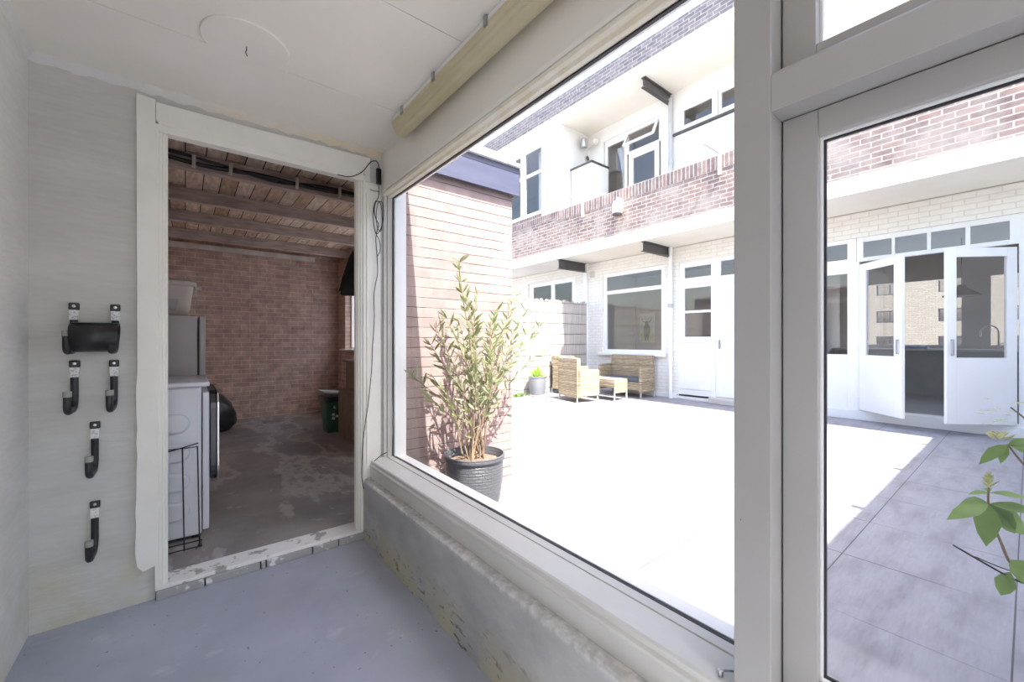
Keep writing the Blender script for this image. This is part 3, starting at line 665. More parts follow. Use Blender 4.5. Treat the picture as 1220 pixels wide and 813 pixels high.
# fridge with tub on it
fg = thing('fridge', 'silver grey fridge standing behind the washing machine', 'fridge', (-.2,3.95,.052))
obj('cabinet', MB().box(-.50,.065,3.65,4.22,.08,1.378), M['fridge'], fg, bevel=.006)
obj('door', MB().box(.075,.112,3.645,4.225,.10,1.378), M['fridge'], fg, bevel=.008)
obj('plinth', MB().box(-.48,.05,3.67,4.20,.052,.08), M['black'], fg)
tb = thing('plastic_tub', 'grey lidded plastic tub sitting on top of the fridge', 'tub', (-.12,3.92,1.379))
mb = MB()
def rrect(cx_, cy_, hx, hy, r, z, n=6):
    out = []
    for sx, sy, a0 in ((1,1,0),(-1,1,90),(-1,-1,180),(1,-1,270)):
        for k in range(n+1):
            a = radians(a0+90*k/n); out.append((cx_+sx*(hx-r)+r*cos(a), cy_+sy*(hy-r)+r*sin(a), z))
    return out
def loft(mb, rings, mi=0):
    n = len(rings[0]); vs = [p for r in rings for p in r]
    fs = [(i*n+k, i*n+(k+1)%n, (i+1)*n+(k+1)%n, (i+1)*n+k) for i in range(len(rings)-1) for k in range(n)]
    fs += [tuple(range(n))[::-1], tuple((len(rings)-1)*n+k for k in range(n))]
    return mb.add(vs, fs, mi)
loft(mb, [rrect(-.13,3.92,.135,.14,.05,1.379), rrect(-.13,3.92,.150,.155,.06,1.395), rrect(-.13,3.92,.178,.18,.07,1.595)])
obj('tub', mb, M['greyplastic'], tb, smooth=True)
loft(mb := MB(), [rrect(-.13,3.92,.190,.19,.08,1.592), rrect(-.13,3.92,.196,.196,.08,1.602), rrect(-.13,3.92,.194,.194,.08,1.625), rrect(-.13,3.92,.170,.17,.08,1.645), rrect(-.13,3.92,.05,.05,.04,1.652)])
obj('lid', mb, M['batten'], tb, smooth=True)
obj('clip', MB().box(.055,.095,3.88,3.96,1.585,1.605).box(.058,.066,3.885,3.955,1.53,1.60), M['batten'], tb, bevel=.003)
obj('side_recess', MB().prism([(-.27,1.42),(-.05,1.42),(-.015,1.56),(-.27,1.58)], 'Y', 3.752, 3.772), M['fridge'], tb, bevel=.006)
# rubbish bag
mb = MB(); prof = [(.0,0),(.20,.01),(.27,.10),(.28,.22),(.24,.36),(.15,.46),(.06,.51),(.035,.55),(.07,.60)]
mb.lathe(prof, (.24,6.45,.052), 28)
mb.v = [(x+.02*sin(9*z+5*y), y+.02*sin(11*z+4*x), z) for x, y, z in mb.v]
obj('rubbish_bag', mb, M['bag'], label='tied black rubbish bag on the floor beyond the fridge', cat='bag', smooth=True)
# cabinet, box, bin, cloth
cbn = thing('low_cabinet', 'brown two door cabinet on the right side of the storage room', 'cabinet', (1.7,4.7,.052))
obj('body', MB().box(1.48,1.98,4.05,5.25,.052,.62), M['cardboard'], cbn, bevel=.003)
for a, b_ in ((4.06,4.445),(4.455,4.84),(4.85,5.245)): obj('door', MB().box(1.46,1.48,a,b_,.09,.585), M['cardboard'], cbn, bevel=.003)
obj('worktop', MB().box(1.45,1.99,4.03,5.27,.60,.625), M['cardboard'], cbn, bevel=.003)
bx = thing('cardboard_box', 'brown cardboard box standing on the low cabinet', 'box', (1.75,4.9,.626))
obj('box', MB().box(1.52,1.98,4.2,5.15,.626,.98), M['cardboard'], bx, bevel=.004)
obj('flap', MB().box(1.47,1.52,4.25,5.1,.955,.975), M['cardboard'], bx)
gb = thing('recycling_bin', 'green recycling bin lined with a black bag by the brick wall', 'bin', (1.50,5.55,.052))
loft(mb := MB(), [rrect(1.50,5.55,.11,.13,.03,.053), rrect(1.50,5.55,.145,.165,.03,.48)]); obj('bin_body', mb, M['green'], gb, smooth=True)
loft(mb := MB(), [rrect(1.50,5.55,.150,.17,.03,.44), rrect(1.50,5.55,.160,.18,.03,.48), rrect(1.50,5.55,.153,.173,.03,.505), rrect(1.5,5.55,.11,.13,.03,.50)]); obj('bin_liner', mb, M['bag'], gb, smooth=True)
mb = MB().prism([(1.33,.575),(1.36,.545),(1.64,.515),(1.66,.53),(1.38,.57)], 'Y', 5.39, 5.71); obj('lid', mb, M['palegreen'], gb, bevel=.004)
mb = MB()
for k in range(3):
    a = k*2.1; cx_, cz_ = 1.455+.028*cos(a), .26+.028*sin(a)
    mb = MB().prism([(cx_-.018,cz_-.01),(cx_+.012,cz_-.018),(cx_+.018,cz_+.012),(cx_-.006,cz_+.02)], 'Y', 5.385, 5.402); obj('printed_arrow', mb, M['label'], gb, label='white printed arrow')
mb = MB().prism([(1.44,.36),(1.47,.35),(1.465,.39),(1.445,.40)], 'Y', 5.383, 5.398)
obj('printed_mark', mb, M['label'], gb, label='white printed mark')
mb = MB().lathe([(0,.0),(.14,.0),(.17,.03),(.13,.06),(.10,.11),(.05,.13),(0,.14)], (1.95,5.80,1.076), 14, sx=.45, sy=1.2)
mb.v = [(x+.01*sin(40*y), y+.015*sin(30*z+20*x), z+.012*sin(25*y)) if z > 1.085 else (x,y,z) for x, y, z in mb.v]
obj('red_cloth', mb, M['red'], label='crumpled dark red cloth on the storage room window sill', cat='cloth')
# black cloth bunched up and hanging under the beams
mb = MB(); n = 48; rings = []
apx = Vector((1.52,3.62,2.39)); 
for j, (u, r_) in enumerate(((0,.03),(.08,.11),(.15,.16),(.35,.28),(.6,.37),(.85,.41),(1,.42))):
    ring = []
    cx_ = apx.x - .04*u; cy_ = apx.y + .15*u; cz_ = apx.z - .84*u
    for k in range(n):
        a = 2*pi*k/n; rr = r_*(1+.05*sin(8*a)*u)
        ring.append((cx_+rr*cos(a), cy_+rr*.55*sin(a), cz_ - .10*cos(a)*u - .015*sin(8*a)*u))
    rings.append(ring)
vs = [p for r in rings for p in r]
mb.add(vs, [(i*n+k, i*n+(k+1)%n, (i+1)*n+(k+1)%n, (i+1)*n+k) for i in range(len(rings)-1) for k in range(n)])
o = obj('hanging_shade', mb, M['blackcloth'], label='black fabric shade hanging from the beams beside the storage window', cat='shade', smooth=True)
o.modifiers.new('s','SOLIDIFY').thickness = .004
hang = obj('cord', MB().tube([(1.52,3.63,2.38),(1.52,3.63,2.62)], .006, 6), M['wire'], None, origin=(1.52,3.63,2.38))
hang.parent = o; hang.location = Vector((1.52,3.63,2.38)) - o.location

# ------------------------------------------------------------------ courtyard
obj('courtyard_paving', MB().box(1.10,8.3,-1.1,7.02,-.12,0), M['tiles'], kind=S)
obj('courtyard_paving_neighbour', MB().box(1.10,8.3,7.02,13,-.12,-.01), M['tiles'], kind=S)
obj('ground', MB().box(-30,90,-40,60,-.3,-.13), M['tiles'], kind=S)
obj('garden_wall', MB().box(1.35,8.05,-1.14,-.99,0,3.0), M['white'], kind=S)
for i, x in enumerate((3.75,5.15,6.68)):
    pass
mb = MB()
for x in (3.50,4.93,6.42): mb.box(x,x+.06,-1.12,-1.06,2.95,3.24)
obj('garden_wall_stubs', mb, M['white'], kind=S)
# reed fence: individual reeds in one screen, wires as a part
fe = thing('reed_fence', 'tall reed screen fence closing the courtyard beside the house', 'fence', (5.0,7.02,0))
mb = MB(); x = 2.2
while x < 7.955:
    w_ = random.uniform(.010,.018); y = 7.0+random.uniform(-.004,.004); z = 2.14+random.uniform(-.02,.05)
    mb.prism([(x,y+.006),(x+w_*.3,y-.005),(x+w_*.8,y-.004),(x+w_,y+.006)], 'Z', .02, z); x += w_*1.02
obj('reeds', mb, M['reed'], fe)
mb = MB()
for k in range(9):
    z = .12+.25*k; mb.tube([(2.2,6.991,z),(7.96,6.991,z)], .004, 4)
obj('wire', mb, M['wire'], fe)
mb = MB()
for xx in (2.3,4.2,6.1,7.2,7.88): obj('post', MB().box(xx,xx+.06,7.015,7.07,0,2.20), M['beam'], fe)

# oleander in black woven planter
def taper_tube(mb, pts, r0, r1, n=6):
    k = len(pts); mb.tube(pts, [r0+(r1-r0)*i/(k-1) for i in range(k)], n)
pc = Vector((1.56,2.38,0))
ol = thing('potted_oleander', 'tall oleander shrub in a black woven planter against the brick wall', 'plant', pc)
prof = [(.0,.0),(.135,.0),(.150,.012),(.175,.12),(.192,.24),(.197,.34),(.196,.395),(.208,.400),(.210,.428),(.198,.430),(.190,.40),(.180,.36),(.0,.36)]
obj('planter', MB().lathe(prof, pc, 56), M['potblack'], ol, smooth=True)
mb = MB().lathe([(.0,.385),(.10,.39),(.178,.372),(.180,.362)], pc, 24); mb.v = [(x,y,z+random.uniform(-.004,.006)) for x,y,z in mb.v]
obj('soil', mb, M['soil'], ol, smooth=True)
st = MB(); lf = MB()
tips = [((-.22,.02,1.02),13),((-.36,-.02,.84),13),((-.10,.05,1.42),20),((-.14,-.10,1.15),15),((.06,.05,1.20),16),((.16,-.05,1.08),15),((.42,.06,1.22),14),((.02,-.16,1.0),13),((.36,.10,.98),14),
        ((-.28,.10,.62),8),((.50,-.02,.95),12),((.22,-.18,.90),12),((.78,.12,1.02),12),((-.04,.15,1.0),12),((.12,.18,1.02),12),((.62,.16,1.12),11),((-.40,-.12,.50),7),((-.28,.06,.95),11),((.88,.2,.80),9),((-.46,.04,.64),9)]
def rv(s): return Vector((random.uniform(-s,s), random.uniform(-s,s), random.uniform(-s,s)))
for (tx, ty, tz), nl in tips:
    base = pc + Vector((random.uniform(-.06,.06), random.uniform(-.05,.05), .36))
    tip = pc + Vector((tx, min(ty,.24), .36+tz))
    mid = base.lerp(tip, .5) + Vector((-tx*.18, -.02, .06)) + rv(.03)
    pts = smoothpts([base, base.lerp(mid,.5)+rv(.01), mid, mid.lerp(tip,.5)+rv(.02), tip], 5)
    taper_tube(st, pts, .0055 if tx != -.10 else .010, .0018, 6)
    L = len(pts)
    for k in range(int(nl*3.2)):
        u = .30 + .70*(k/(nl*3.2))**.8; p_ = pts[min(int(u*(L-1)), L-1)]
        d_ = (pts[min(int(u*(L-1))+1, L-1)] - pts[max(int(u*(L-1))-1,0)]).normalized()
        out = Vector((random.uniform(-1,1), random.uniform(-1,1), random.uniform(-.2,.5))).normalized()
        lf.leaf(p_, d_*.75 + out*.9, rv(1), random.uniform(.060,.110), random.uniform(.013,.021), .15, random.uniform(-.1,.3))
obj('stems', st, M['stem'], ol, smooth=True)
lf.v = [(x, min(y,2.712-.002*random.random()), z) for x,y,z in lf.v]
obj('leaves', lf, M['oleander'], ol)
# stake / small sprout at the base
# small potted plant by the fence
sp_ = thing('potted_plant', 'low green plant in a plain grey pot at the foot of the reed fence', 'plant', (6.05,6.72,0))
obj('pot', MB().lathe([(0,.02),(.15,.02),(.17,.06),(.195,.40),(.205,.41),(.205,.43),(.19,.43),(.185,.38),(0,.38)], (6.05,6.72,0), 36), M['plantgrey'], sp_, smooth=True)
obj('saucer', MB().lathe([(0,0),(.16,0),(.18,.02),(.165,.022),(0,.015)], (6.05,6.72,0), 32), M['batten'], sp_, smooth=True)
lf = MB()
for k in range(120):
    a = random.uniform(0,2*pi); e = random.uniform(.35,1.4)
    lf.leaf(Vector((6.05,6.72,.38))+rv(.05), (cos(a)*cos(e), sin(a)*cos(e)*.7, sin(e)), rv(1), random.uniform(.14,.30), .025, .2, .3)
obj('leaves', lf, M['brightleaf'], sp_)
lf = MB()
for k in range(60):
    a = random.uniform(0,2*pi); e = random.uniform(.3,1.2)
    lf.leaf(Vector((5.62,6.82,.0))+Vector((random.uniform(-.15,.12),random.uniform(-.05,.05),0)), (cos(a)*cos(e), sin(a)*cos(e)*.5, sin(e)), rv(1), random.uniform(.07,.16), .022, .2, .3)
obj('weeds', lf, M['leaf'], label='small clump of green weeds beside the grey pot', cat='weeds')

# wicker furniture
def wicker_seat(name, label, cat, W, D, HB, HA, group=None):
    """local: back at x=0, faces +x, width along y"""
    r = thing(name, label, cat, (0,0,0), group)
    obj('backrest', MB().prism([(0,.10),(.05,.10),(.10,.42),(.085,HB),(.02,HB+.01),(0,HB)], 'Y', .0 if W < .9 else .02, W if W < .9 else W-.02), M['wicker'], r, bevel=.008)
    obj('seat', MB().box(.05,D-.02,.05,W-.05,.16,.33), M['wicker'], r, bevel=.006)
    obj('cushion', MB().box(.11,D-.02,.07,W-.07,.332,.41), M['darkcush'], r, bevel=.02)
    for y in (0, W-.05):
        obj('armrest', MB().prism([(0,.12),(D,.12),(D,HA),(D-.03,HA+.012),(.06,HA+.02),(.0,HA+.02)], 'Y', y, y+.05), M['wicker'], r, bevel=.006)
    for x, y in ((.02,.02),(.02,W-.02),(D-.03,.02),(D-.03,W-.02)):
        obj('leg', MB().box(x-.012,x+.012,y-.012,y+.012,0,.14), M['greypipe'], r)
    return r
M['darkcush'] = paint('slate_cushion', (.10,.11,.14), rough=.9, bmp=.1)
ch = wicker_seat('wicker_armchair', 'tan wicker armchair with its back to the window, nearest of the set', 'armchair', .66, .54, .86, .62, 'tan wicker armchairs in the courtyard')
ch.location = (5.90,5.42,0); ch.rotation_euler = (0,0,radians(-12))
copy_thing(ch, (6.66,6.26,0), (0,0,0), 'tan wicker armchair by the reed fence, half hidden behind the nearest armchair')
sf = wicker_seat('wicker_sofa', 'tan two-seat wicker sofa with dark cushion under the big house window', 'sofa', 1.12, .52, .88, .66)
sf.location = (7.92,6.14,0); sf.rotation_euler = (0,0,pi)
ct = thing('coffee_table', 'low tan wicker coffee table between the sofa and the armchair', 'table', (6.88,5.5,0))
obj('tabletop', MB().box(6.66,7.08,5.12,5.90,.40,.43), M['wicker'], ct, bevel=.004)
obj('apron', MB().holes('Y', 5.12,5.14, 6.66,7.08,.16,.40, []).box(6.66,7.08,5.88,5.90,.16,.40).box(6.66,6.68,5.14,5.88,.28,.40).box(7.06,7.08,5.14,5.88,.28,.40), M['wicker'], ct, bevel=.003)
for x, y in ((6.675,5.135),(7.065,5.135),(6.675,5.885),(7.065,5.885)): obj('leg', MB().box(x-.012,x+.012,y-.012,y+.012,0,.17), M['greypipe'], ct)

# foreground shrub outside the right window, branches reach in from the right
fs_ = thing('leafy_shrub', 'green leafy shrub reaching in front of the right hand window pane', 'plant', (2.05,-.30,0))
obj('pot', MB().lathe([(0,0),(.14,0),(.17,.27),(.185,.275),(.185,.30),(.165,.30),(.16,.27),(0,.27)], (2.05,-.30,0), 32), M['plantgrey'], fs_, smooth=True)
st = MB(); lf = MB(); bd = MB(); bd2 = MB(); bd3 = MB(); tw = MB()
def whorl(c, ax, n, L, W, droop, mbl=lf, ph=0.):
    c = Vector(c)
    for k in range(n):
        a = 2*pi*k/n+ph
        mbl.leaf(c, (cos(a), sin(a), -droop+random.uniform(-.15,.15)), (0,0,1), L*random.uniform(.85,1.15), W, .12, .35)
b0 = Vector((2.05,-.27,.30))
A = Vector((1.85,.075,.714)); B2 = Vector((1.87,.040,.90)); B3 = Vector((1.90,.035,1.005))
taper_tube(st, smoothpts([b0,(2.0,-.12,.42),(1.90,.015,.52),(1.865,.055,.62),A,A+Vector((0,0,.055))],5), .005, .0022)
taper_tube(st, smoothpts([b0,(2.03,-.16,.5),(1.98,-.06,.74),(1.91,.01,.84),B2],5), .005, .0022)
taper_tube(st, smoothpts([b0,(2.06,-.14,.6),(2.00,-.03,.90),B3],5), .004, .002)
for dx, dy, dz, L, W in ((-.75,.60,-.25,.115,.046),(-.62,.05,-1.15,.118,.056),(.25,-.75,-.95,.105,.050),(.55,-.95,-.85,.135,.056),(.1,-1,.10,.105,.030),(.5,.85,-.2,.09,.036),(.9,.1,-.4,.09,.04)):
    lf.leaf(A+Vector((0,0,.008)), (dx,dy,dz), (-.8,0,.6), L, W, .10, .30)
for dx, dy, dz, L, W in ((.15,-1,.18,.085,.026),(-.7,.7,.05,.05,.02),(.9,.2,.2,.06,.022)):
    lf.leaf(A+Vector((0,0,.040)), (dx,dy,dz), (-.4,0,.9), L, W, .12, .25)
for k in range(11):
    a = k*2.4; bd.leaf(A+Vector((0,0,.050+.0035*k)), (cos(a),sin(a),.5+.1*k), (0,0,1), .034-.0015*k, .014, .3, -.2)
for dx, dy, dz, L, W in ((-.55,.7,-.65,.085,.032),(-.2,.3,-1.0,.06,.022),(.3,-1,.2,.075,.026),(.5,-.9,-.3,.08,.028),(0,-.9,.6,.05,.02)):
    lf.leaf(B2, (dx,dy,dz), (-.8,0,.6), L, W, .12, .35)
for k in range(14):
    a = k*2.4; bd2.leaf(B2+Vector((-.01+random.uniform(-.012,.012),.018+random.uniform(-.012,.012),.012)), (cos(a),sin(a),.5), (0,0,1), .032, .014, .3, -.3)
for k in range(22):
    a = k*2.4; p_ = B3+Vector((random.uniform(-.04,.03),random.uniform(-.07,.065),random.uniform(-.055,.02)))
    bd3.leaf(p_, (cos(a),sin(a),random.uniform(-.15,.3)), (0,0,1), random.uniform(.022,.036), .011, .2, .1)
for dx, dy, dz in ((-.1,.25,-1),(.4,-.8,-.3),(-.5,-.3,.5)):
    lf.leaf((1.862,.035,.535), (dx,dy,dz), (-.9,0,.5), .082, .044, .12, .2)
tw.tube(smoothpts([(1.92,-.02,.49),(1.87,.035,.515),(1.79,.142,.592)],4), [.0028]*8+[.002], 6)
tw.tube(smoothpts([(1.94,-.02,.52),(1.87,.04,.535),(1.82,.10,.565)],4), .0016, 6)
obj('stems', st, M['stem'], fs_, smooth=True); obj('twigs', tw, M['wire'], fs_, label='bare dark twigs')
obj('leaves', lf, M['leaf'], fs_, smooth=True); obj('bud_cluster', bd, M['bud'], fs_); obj('bud_cluster', bd2, M['bud'], fs_); obj('flower_head', bd3, M['bud'], fs_, label='pinkish yellow flower head')

# ------------------------------------------------------------------ the house across
XF = 8.05; XP = 7.0; YA, YZ = -3.0, 13.0
hs = thing('house', 'white two-storey house with brown brick balcony parapet across the courtyard', 'house', (9,4,0))
def hp_(name, mb, mat, **k): return obj(name, mb, mat, hs, **k)
holesL = [(4.87,6.55,.92,2.85),(2.85,4.55,.10,2.82),(.03,2.55,.14,2.78),(7.45,9.35,1.5,2.9)]
hp_('lower_wall', MB().holes('X', XF, XF+.22, YA, YZ, 0, 3.16, holesL), M['housewhite'])
holesU = [(4.96,6.52,3.5,6.10),(3.0,4.64,5.54,6.05)]
hp_('upper_wall', MB().holes('X', XF, XF+.22, YA, 7.0, 3.40, 6.42, holesU), M['white'])
hp_('balcony_slab', MB().box(XP,XF+4.2,YA,YZ,3.17,3.40), M['soffit'])
hp_('slab_edge', MB().box(XP-.012,XP,YA,YZ,3.17,3.395), M['white'])
hp_('parapet', MB().box(XP,XP+.2,YA,7.1,3.40,4.09).box(XP,XP+.2,7.1,YZ,3.40,4.18), M['parapet'])
hp_('parapet_coping', MB().box(XP-.006,XP+.206,YA,7.1,4.09,4.32).box(XP-.006,XP+.206,7.1,YZ,4.18,4.41), M['soldier'])
hp_('roof_slab', MB().box(XP,XF+4.2,YA,YZ,6.42,6.64), M['soffit'])
hp_('slab_edge', MB().box(XP-.012,XP,YA,YZ,6.42,6.635), M['white'])
hp_('roof_parapet', MB().box(XP,XP+.2,YA,YZ,6.64,7.06), brick('grey_roof_brick', 'yz', (.22,.19,.20), (.13,.12,.13), (.34,.33,.33), .215, .073, .008, mottle=.5))
# bay wall of the neighbouring part, flush with the parapet
hp_('bay_wall', MB().holes('X', XP, XP+.2, 7.03, YZ, 4.41, 6.42, [(7.62,9.9,4.43,6.19)]), M['white'])
hp_('pier', MB().box(XP-.015,XP+.225,7.0,7.60,4.33,6.42), M['white'])
hp_('party_wall', MB().box(XP+.22,12.2,7.0,7.10,3.40,6.42).box(XF+.01,12.2,7.0,7.10,0,3.17), M['white'])
hp_('end_wall', MB().box(XF,12.2,YA-.1,YA,0,6.6), M['white'])
hp_('end_wall', MB().box(XF,12.2,YZ,YZ+.1,0,6.6).box(XP,XF,YZ,YZ+.1,3.4,6.6), M['white'])
hp_('rear_wall', MB().holes('X', 12.0, 12.2, YA, YZ, 0, 6.42, [(.84,2.6,1.12,2.45),(-.9,.46,1.12,2.45)]), M['room'])
hp_('inner_floor', MB().box(XF+.1,12,YA,YZ,.0,.14), M['roomdark'])
hp_('inner_ceiling', MB().box(XF+.22,12,YA,YZ,3.0,3.17), M['roomdark'])
hp_('inner_wall', MB().box(XF+.22,12,2.75,2.85,.14,3.0).box(10.05,10.15,2.85,7.0,.14,3.0).box(9.9,10,YA,YZ,3.4,6.42), M['room'])
def win(axis, t0, u0, u1, z0, z1, panes, th=.06, name='window', label=None, mat='white'):
    w = obj(name, MB().holes('X', t0, t0+th, u0, u1, z0, z1, panes), M[mat], hs, bevel=.004, label=label)
    mb = MB()
    for p in panes: mb.box(t0+th*.5-.003, t0+th*.5+.003, p[0]-.005, p[1]+.005, p[2]-.005, p[3]+.005)
    obj('pane', mb, M['farglass'], w)
    return w
# big living room window
win('X', XF+.03, 4.87, 6.55, .92, 2.85, [(4.97,6.44,2.42,2.755),(4.97,6.44,1.0,2.33)])
hp_('window_ledge', MB().box(XF-.10,XF+.05,4.80,6.62,.86,.925), M['white'], bevel=.01)
# narrow window beside the door, panel below
win('X', XF+.02, 3.80, 4.55, 1.20, 2.82, [(3.89,4.433,2.49,2.71),(3.89,4.433,1.82,2.28),(3.89,4.433,1.285,1.77)])
hp_('panel', MB().box(XF+.0,XF+.1,3.80,4.55,.06,1.20).box(XF-.03,XF+.02,3.80,4.60,1.17,1.20).box(XF-.012,XF,3.86,4.50,.22,1.05), M['white'], bevel=.004)
win('X', XF+.02, 2.85, 3.80, .10, 2.82, [(2.95,3.70,2.46,2.74)], label=None)
dr = win('X', XF+.0, 2.90, 3.76, .12, 2.38, [(3.08,3.62,.99,2.22)], name='door')
obj('handle', MB().box(XF-.03,XF,3.70,3.725,1.05,1.22), M['steel'], dr)
hp_('doorstep', MB().box(XF-.18,XF+.1,2.80,3.85,0,.11), M['greyplastic'], bevel=.01)
# window left of the french doors
win('X', XF+.02, 1.66, 2.55, .14, 2.78, [(1.768,2.42,2.47,2.715),(1.768,2.42,.99,2.25)])
# transom row over the french doors
win('X', XF+.02, .03, 1.655, 2.41, 2.78, [(1.254,1.576,2.47,2.705),(.89,1.218,2.47,2.705),(.53,.849,2.47,2.705),(.156,.485,2.47,2.705)])
hp_('door_frame', MB().box(XF+.0,XF+.1,1.62,1.66,.14,2.41).box(XF,XF+.1,.03,.085,.14,2.41).box(XF,XF+.1,.085,1.62,.12,.17), M['white'], bevel=.003)
hp_('plinth', MB().box(XF-.04,XF,YA,2.8,0,.14).box(XF-.02,XF,4.6,7.0,0,.10), M['white'], bevel=.006)
def french(name, hinge, free, glassm=.12):
    h = Vector(hinge); f = Vector(free); d_ = (f-h); L = d_.length; ang = math.atan2(d_.y, d_.x)
    w = obj(name, MB().holes('Y', -.02, .02, 0, L, .16, 2.36, [(glassm, L-glassm, .99, 2.25)]), M['white'], None, bevel=.003, origin=(0,0,0))
    w.parent = hs; w.location = Vector((h.x,h.y,0)) - WL[hs.name]; w.rotation_euler = (0,0,ang)
    WL[w.name] = Vector((0,0,0))
    p = obj('pane', MB().box(glassm-.005,L-glassm+.005,-.003,.003,.985,2.255), M['farglass'], w)
    for s in (-1,1): obj('handle', MB().box(L-.06,L-.045,s*.045-.008,s*.045+.008,1.02,1.22).box(L-.06,L-.045,min(0,s*.045),max(0,s*.045),1.02,1.035).box(L-.06,L-.045,min(0,s*.045),max(0,s*.045),1.205,1.22), M['steel'], w, bevel=.003)
    for z in (.4,1.2,2.05): obj('hinge', MB().tube([(0,-.02,z-.05),(0,-.02,z+.05)], .012, 8), M['white'], w)
    return w
french('glazed_door', (8.03,1.60), (7.50,1.05), .13)
french('glazed_door', (8.03,.11), (7.47,.66), .11)
# upper storey
win('X', XF+.03, 5.86, 6.50, 3.45, 6.10, [(5.93,6.42,4.30,5.94)])
dr = win('X', XF+.02, 5.03, 5.80, 3.45, 5.56, [(5.13,5.68,4.2,5.41)], name='balcony_door')
obj('handle', MB().box(XF-.01,XF+.02,5.73,5.75,4.5,4.62), M['steel'], dr)
win('X', XF+.03, 4.96, 5.86, 5.56, 6.10, [(5.03,5.80,5.60,6.03)])
# the open top-hung transom sash
sash = obj('open_sash', MB().holes('X', -.02, .02, 5.02, 5.82, -.40, 0, [(5.07,5.77,-.35,-.05)]), M['white'], None, bevel=.003, origin=(0,5.42,0))
sash.parent = hs; sash.location = Vector((XF+.0,5.42,6.02)) - WL[hs.name]; sash.rotation_euler = (0,radians(28),0); WL[sash.name] = Vector((0,5.42,0))
obj('pane', MB().box(-.003,.003,5.06,5.78,-.36,-.04), M['farglass'], sash)
win('X', XF+.02, 3.76, 4.64, 5.54, 6.06, [(3.87,4.452,5.66,5.965)])
win('X', XF+.0, 3.0, 3.74, 5.54, 6.06, [(3.1,3.68,5.66,5.965)])
hp_('window_ledge', MB().box(XF-.05,XF+.05,2.95,4.66,5.495,5.54), M['darksteel'])
hp_('panel', MB().box(XF-.02,XF,3.0,4.60,3.5,5.47), M['white'])
# bay window
win('X', XP+.04, 7.62, 9.9, 4.43, 6.19, [(7.68,8.30,4.52,5.48),(8.50,9.2,4.52,5.48),(9.3,9.8,4.52,5.48),(7.68,8.30,5.56,6.12),(8.50,9.2,5.56,6.12),(9.3,9.8,5.56,6.12)])
hp_('window_ledge', MB().box(XP-.03,XP+.05,7.58,9.95,4.405,4.435), M['white'])
# neighbour ground floor window above the fence
win('X', XF+.03, 7.45, 9.35, 1.5, 2.9, [(7.6,8.25,1.6,2.78),(8.4,9.15,1.6,2.78)])
# steel brackets carrying the slabs
def ibeam(y, z0, z1, x0=XP+.08, x1=XF):
    mb = MB().box(x0,x1,y-.05,y+.05,z0,z0+.012).box(x0,x1,y-.05,y+.05,z1-.012,z1).box(x0,x1,y-.006,y+.006,z0,z1)
    return hp_('steel_beam', mb, M['darksteel'], label='dark grey steel beam')
ibeam(4.75,6.22,6.42); ibeam(4.75,2.98,3.17); ibeam(7.06,2.95,3.17,XP+.05,XF)
hp_('lower_party_pier', MB().box(7.98,8.05,7.0,7.12,0,3.17), M['white'])
# downpipe
dp = hp_('downpipe', MB().tube([(XF-.06,4.70,3.40),(XF-.06,4.70,6.30)], .045, 12), M['greypipe'], smooth=True)
hp_('downpipe', MB().tube([(XF-.06,4.70,0),(XF-.06,4.70,3.17)], .045, 12), M['white'], smooth=True)
hp_('pipe_collar', MB().tube([(XF-.06,4.70,4.9),(XF-.06,4.70,5.0)], .055, 12).tube([(XF-.06,4.70,1.9),(XF-.06,4.70,1.98)], .055, 12), M['greypipe'], smooth=True)
hp_('vent_brick', MB().box(XF-.01,XF,6.80,6.94,2.80,2.96), M['greyplastic'])

# things on the house
lm = thing('wall_lamp', 'round chrome wall lamp high on the balcony side wall', 'lamp', (7.72,6.9,6.1))
obj('bracket', MB().tube([(7.80,7.0,6.18),(7.80,6.90,6.20),(7.72,6.86,6.20)], .03, 8), M['black'], lm, smooth=True)
obj('lamp_body', MB().lathe([(0,.0),(.075,.0),(.085,.04),(.08,.20),(.05,.23),(0,.235)], (7.70,6.84,5.97), 20), M['steel'], lm, smooth=True)
fp = thing('flue_outlet', 'white boiler flue pipe beside the chrome wall lamp', 'flue', (7.93,6.9,6.1))
obj('pipe', MB().tube([(7.93,6.992,6.13),(7.93,6.62,6.13)], .06, 18), M['white'], fp, smooth=True)
obj('flange', MB().tube([(7.93,6.70,6.13),(7.93,6.66,6.13)], .085, 18), M['cream'], fp, smooth=True)
vg = thing('wall_vent', 'small dark round vent on the balcony side wall under the flue', 'vent', (7.97,7.0,5.8))
obj('ring', MB().tube([(7.97,7.0,5.82),(7.97,6.96,5.82)], .07, 16), M['greypipe'], vg); obj('grille', MB().tube([(7.97,6.965,5.82),(7.97,6.955,5.82)], .055, 16), M['darksteel'], vg)
bc = thing('balcony_cupboard', 'white storage cupboard with dark lid edge standing on the balcony', 'cupboard', (7.6,6.6,3.4))
obj('body', MB().box(7.35,7.95,6.30,6.92,3.41,5.34), M['white'], bc, bevel=.004)
for y in (6.28,): 
    for k in range(6): obj('board', MB().box(7.34+.1*k,7.435+.1*k,6.290,6.302,3.42,5.33), M['white'], bc)
obj('lid', MB().box(7.32,7.97,6.27,6.95,5.34,5.375), M['darksteel'], bc)
def awning(y, lab):
    r = thing('parapet_bracket', lab, 'bracket', (XP,y,4.0), 'metal brackets on the balcony parapet')
    obj('plate', MB().box(XP-.03,XP-.007,y-.03,y+.03,3.98,4.33), M['white'], r, bevel=.003)
    obj('arm', MB().box(XP-.55,XP+.08,y-.014,y+.014,4.33,4.36), M['greypipe'], r)
    return r
awning(6.24, 'white bracket with a thin arm at the left end of the parapet'); awning(3.22, 'white bracket with a thin arm on the parapet beside the grey post')
